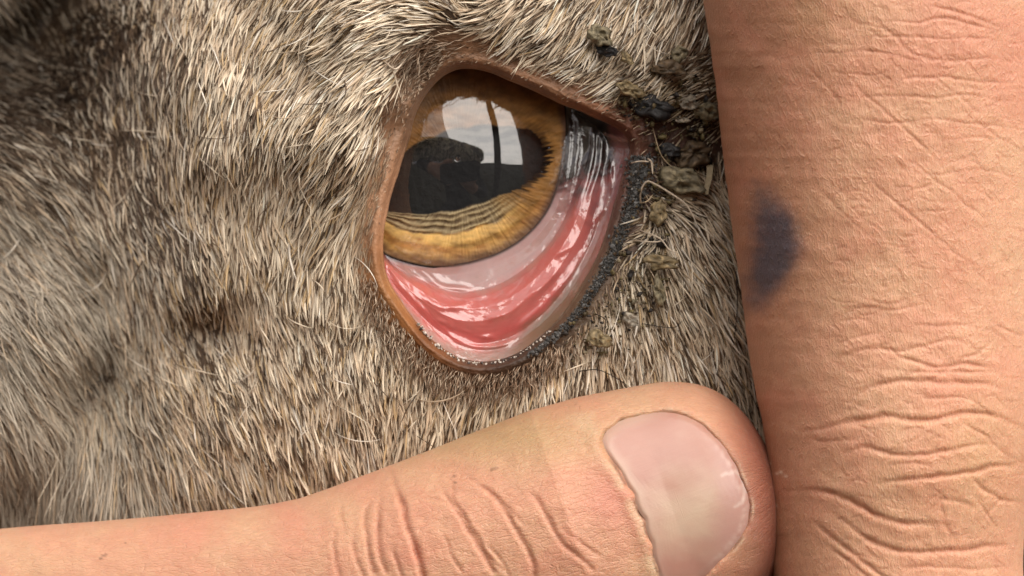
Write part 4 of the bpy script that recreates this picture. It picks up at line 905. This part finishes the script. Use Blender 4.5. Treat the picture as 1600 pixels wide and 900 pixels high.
# ------------------------------------------------------------------ what the eye mirrors: field, photographer, post
GZ = -0.75
M_FIELD = matte("field_grass", (.024, .023, .015), .95, .8, 6, .02, False, .05)
xs = np.concatenate([-np.geomspace(.2, 1500, 40)[::-1], [0], np.geomspace(.2, 1500, 40)])
gx, gy = np.meshgrid(xs, xs); far = np.hypot(gx, gy)
gz = GZ + .02 * fbm(gx / 3., gy / 3., 1., 3) * sm(200, 20, far) + np.where(far > 150, 6 * np.clip(fbm(gx / 300., gy / 300., 2., 3), 0, 1) * sm(150, 700, far), 0)
field = link_mesh("field", np.stack([gx, gy, gz], -1), grid_faces(81, 81), M_FIELD); tag(field, kind="structure")
M_WOOD = matte("weathered_wood", (.05, .04, .03), .85, .6, 30, .003)
def post():
    v, f = [], []; nseg = 14
    for j, z in enumerate(np.linspace(GZ - .05, .95, nseg)):
        for k in range(14):
            a_ = 2 * math.pi * k / 14; r_ = .034 * (1 + .08 * float(noise(k * .7, z * 3, 1.))) * (1 if j < nseg - 1 else .85)
            v.append((.36 + r_ * math.cos(a_) - .05 * (z + .75) * .3, -.56 + r_ * math.sin(a_), z))
    for j in range(nseg - 1):
        for k in range(14): f.append((14*j+k, 14*j+(k+1) % 14, 14*j+14+(k+1) % 14, 14*j+14+k))
    f += [tuple(range(13, -1, -1)), tuple(range(14 * nseg - 14, 14 * nseg))]
    return link_mesh("post", np.array(v), f, M_WOOD)
tag(post(), "dark upright wooden post mirrored right of centre in the eye", "post")

M_PERSON = matte("person_surface", (1, 1, 1), .9, .4, 60, .001, True, .1)
def person():
    me = bpy.data.meshes.new("person")
    J = {'pelvis': (-.02, -.82, -.52, .13), 'waist': (-.02, -.80, -.36, .12), 'chest': (-.03, -.76, -.16, .145), 'neck': (-.03, -.72, .0, .052), 'head': (-.03, -.70, .10, .085), 'crown': (-.03, -.705, .16, .07),
         'sl': (-.22, -.72, -.06, .06), 'el': (-.36, -.52, .02, .046), 'wl': (-.12, -.285, -.01, .028), 'hl': (-.085, -.262, -.02, .024), 'sr': (.15, -.72, -.07, .06), 'er': (.22, -.54, -.28, .046), 'wr': (.06, -.32, -.115, .028), 'hr': (.035, -.29, -.085, .026),
         'kl': (-.18, -.52, -.50, .075), 'al': (-.16, -.85, -.70, .045), 'fl': (-.16, -.98, -.715, .03), 'kr': (.16, -.50, -.52, .075), 'ar': (.14, -.62, -.70, .045), 'fr': (.14, -.50, -.715, .035)}
    E = [('pelvis', 'waist'), ('waist', 'chest'), ('chest', 'neck'), ('neck', 'head'), ('head', 'crown'), ('chest', 'sl'), ('sl', 'el'), ('el', 'wl'), ('wl', 'hl'), ('chest', 'sr'), ('sr', 'er'), ('er', 'wr'), ('wr', 'hr'),
         ('pelvis', 'kl'), ('kl', 'al'), ('al', 'fl'), ('pelvis', 'kr'), ('kr', 'ar'), ('ar', 'fr')]
    for h_, sg in (('hl', 1), ('hr', 1)):
        b = np.array(J[h_][:3])
        for k in range(5):
            o_ = (k - 2) * .017
            if h_ == 'hl': m1, m2 = b + (.03, .012 + .004 * k, -o_ * 1.1), b + (.055, .022, -o_ * 1.2)
            else: m1, m2 = b + (o_ * 1.1 - .01, .02, .03), b + (o_ * 1.2 - .02, .045, .05 - .004 * abs(k - 2))
            J[f'{h_}{k}a'] = (*m1, .010); J[f'{h_}{k}b'] = (*m2, .008); E += [(h_, f'{h_}{k}a'), (f'{h_}{k}a', f'{h_}{k}b')]
    names = list(J); me.from_pydata([J[k][:3] for k in names], [(names.index(a_), names.index(b_)) for a_, b_ in E], [])
    o = bpy.data.objects.new("person", me); COL.objects.link(o)
    md = o.modifiers.new("skin", 'SKIN'); lay = me.skin_vertices[0] if me.skin_vertices else None
    if lay is None:
        bpy.context.view_layer.objects.active = o
        lay = me.skin_vertices.new().data if hasattr(me.skin_vertices, 'new') else me.skin_vertices[0]
    for i_, k in enumerate(names):
        r_ = J[k][3]; lay.data[i_].radius = (r_, r_); lay.data[i_].use_root = k == 'pelvis'
    sub = o.modifiers.new("smooth", 'SUBSURF'); sub.levels = 2; sub.render_levels = 2
    dg = bpy.context.evaluated_depsgraph_get(); em = bpy.data.meshes.new_from_object(o.evaluated_get(dg))
    o.modifiers.clear(); o.data = em; em.name = "person"
    co = np.empty(len(em.vertices) * 3, np.float32); em.vertices.foreach_get('co', co); co = co.reshape(-1, 3)
    c = np.tile(np.array((.012, .013, .018)), (len(co), 1))
    hand = np.minimum(np.linalg.norm(co - np.array(J['hl'][:3]), axis=1), np.linalg.norm(co - np.array(J['hr'][:3]), axis=1)) < .075
    c[hand] = (.42, .23, .15); hd_ = co[:, 2] > .03; c[hd_ & (np.abs(co[:, 0]) < .2) & (co[:, 1] < -.6)] = (.40, .22, .15)
    c[(co[:, 2] > .13) & (co[:, 1] < -.6)] = (.05, .03, .02)
    at = em.attributes.new('tone', 'FLOAT_COLOR', 'POINT'); at.data.foreach_set('color', np.concatenate([c, np.ones((len(c), 1))], 1).astype(np.float32).ravel())
    em.polygons.foreach_set('use_smooth', np.ones(len(em.polygons), bool)); em.materials.clear(); em.materials.append(M_PERSON)
    return o
pers = person(); tag(pers, "person in dark clothing crouching with a phone, mirrored in the dark of the eye", "person")
# shaggy pale wool over the raised sleeve
n = 12000; t_ = rng.uniform(0, 1, n); A_, B_, C_ = np.array((-.75, -.60, .16)), np.array((-.26, -.50, .19)), np.array((.09, -.38, .075))
ctr = ((1 - t_) ** 2)[:, None] * A_ + (2 * t_ * (1 - t_))[:, None] * B_ + (t_ ** 2)[:, None] * C_
dirn = rng.normal(size=(n, 3)); dirn /= np.linalg.norm(dirn, axis=1)[:, None]
rad_ = np.interp(t_, [0, .6, 1], [.10, .085, .045])[:, None]
p_ = ctr + dirn * rad_ * .6; q = np.linspace(0, 1, 5)[None, :, None]
pts = p_[:, None] + dirn[:, None] * (rad_ * .55)[:, None] * q + np.array((0, 0, -.028)) * q ** 2 + .004 * np.sin(q * 9 + rng.uniform(0, 6, (n, 1, 3)))
wool = curves_object("woolly_sleeve", pts, np.broadcast_to(0.0024 * np.array([1, 1, 1, .9, .4]), (n, 5)).copy(), np.array((.92, .82, .60)) * (.62 + .38 * np.sign(np.sin(t_ * 75 + 2.5 * dirn[:, 2])))[:, None], M_FUR, pers); tag(wool, kind="stuff")
def phone():
    w_, h_, r_, th_ = .066, .034, .016, .004; loop = []
    for cx_, cz_, a0 in ((w_ - r_, h_ - r_, 0), (-w_ + r_, h_ - r_, 90), (-w_ + r_, -h_ + r_, 180), (w_ - r_, -h_ + r_, 270)):
        for k in range(6): a_ = math.radians(a0 + 18 * k); loop.append((cx_ + r_ * math.cos(a_), cz_ + r_ * math.sin(a_)))
    n_ = len(loop); v = []
    for y, k in ((-.212, .96), (-.213, 1), (-.219, 1), (-.22, .96)): v += [(-.004 + x * k, y, -.018 + z * k + .12 * x) for x, z in loop]
    f = [tuple(range(n_ - 1, -1, -1)), tuple(range(3 * n_, 4 * n_))]
    for j in range(3): f += [(j*n_+k, j*n_+(k+1) % n_, (j+1)*n_+(k+1) % n_, (j+1)*n_+k) for k in range(n_)]
    o = link_mesh("phone", np.array(v), f, matte("phone_case", (.008, .008, .010), .8, .1, 900, .0002, False, .1), smooth=False)
    lens_ = [( .055 + .008 * math.cos(2*math.pi*k/20), -.2105, .012 + .008 * math.sin(2*math.pi*k/20)) for k in range(20)] + [(.055 + .008 * math.cos(2*math.pi*k/20), -.2121, .012 + .008 * math.sin(2*math.pi*k/20)) for k in range(20)]
    link_mesh("lens_ring", np.array(lens_), [tuple(range(19, -1, -1))] + [(k, (k+1) % 20, 20+(k+1) % 20, 20+k) for k in range(20)], matte("lens_glass", (.01, .01, .012), .5, .0), o, smooth=False)
    return o
tag(phone(), "dark phone held level in the person's hand, mirrored in the eye", "phone")
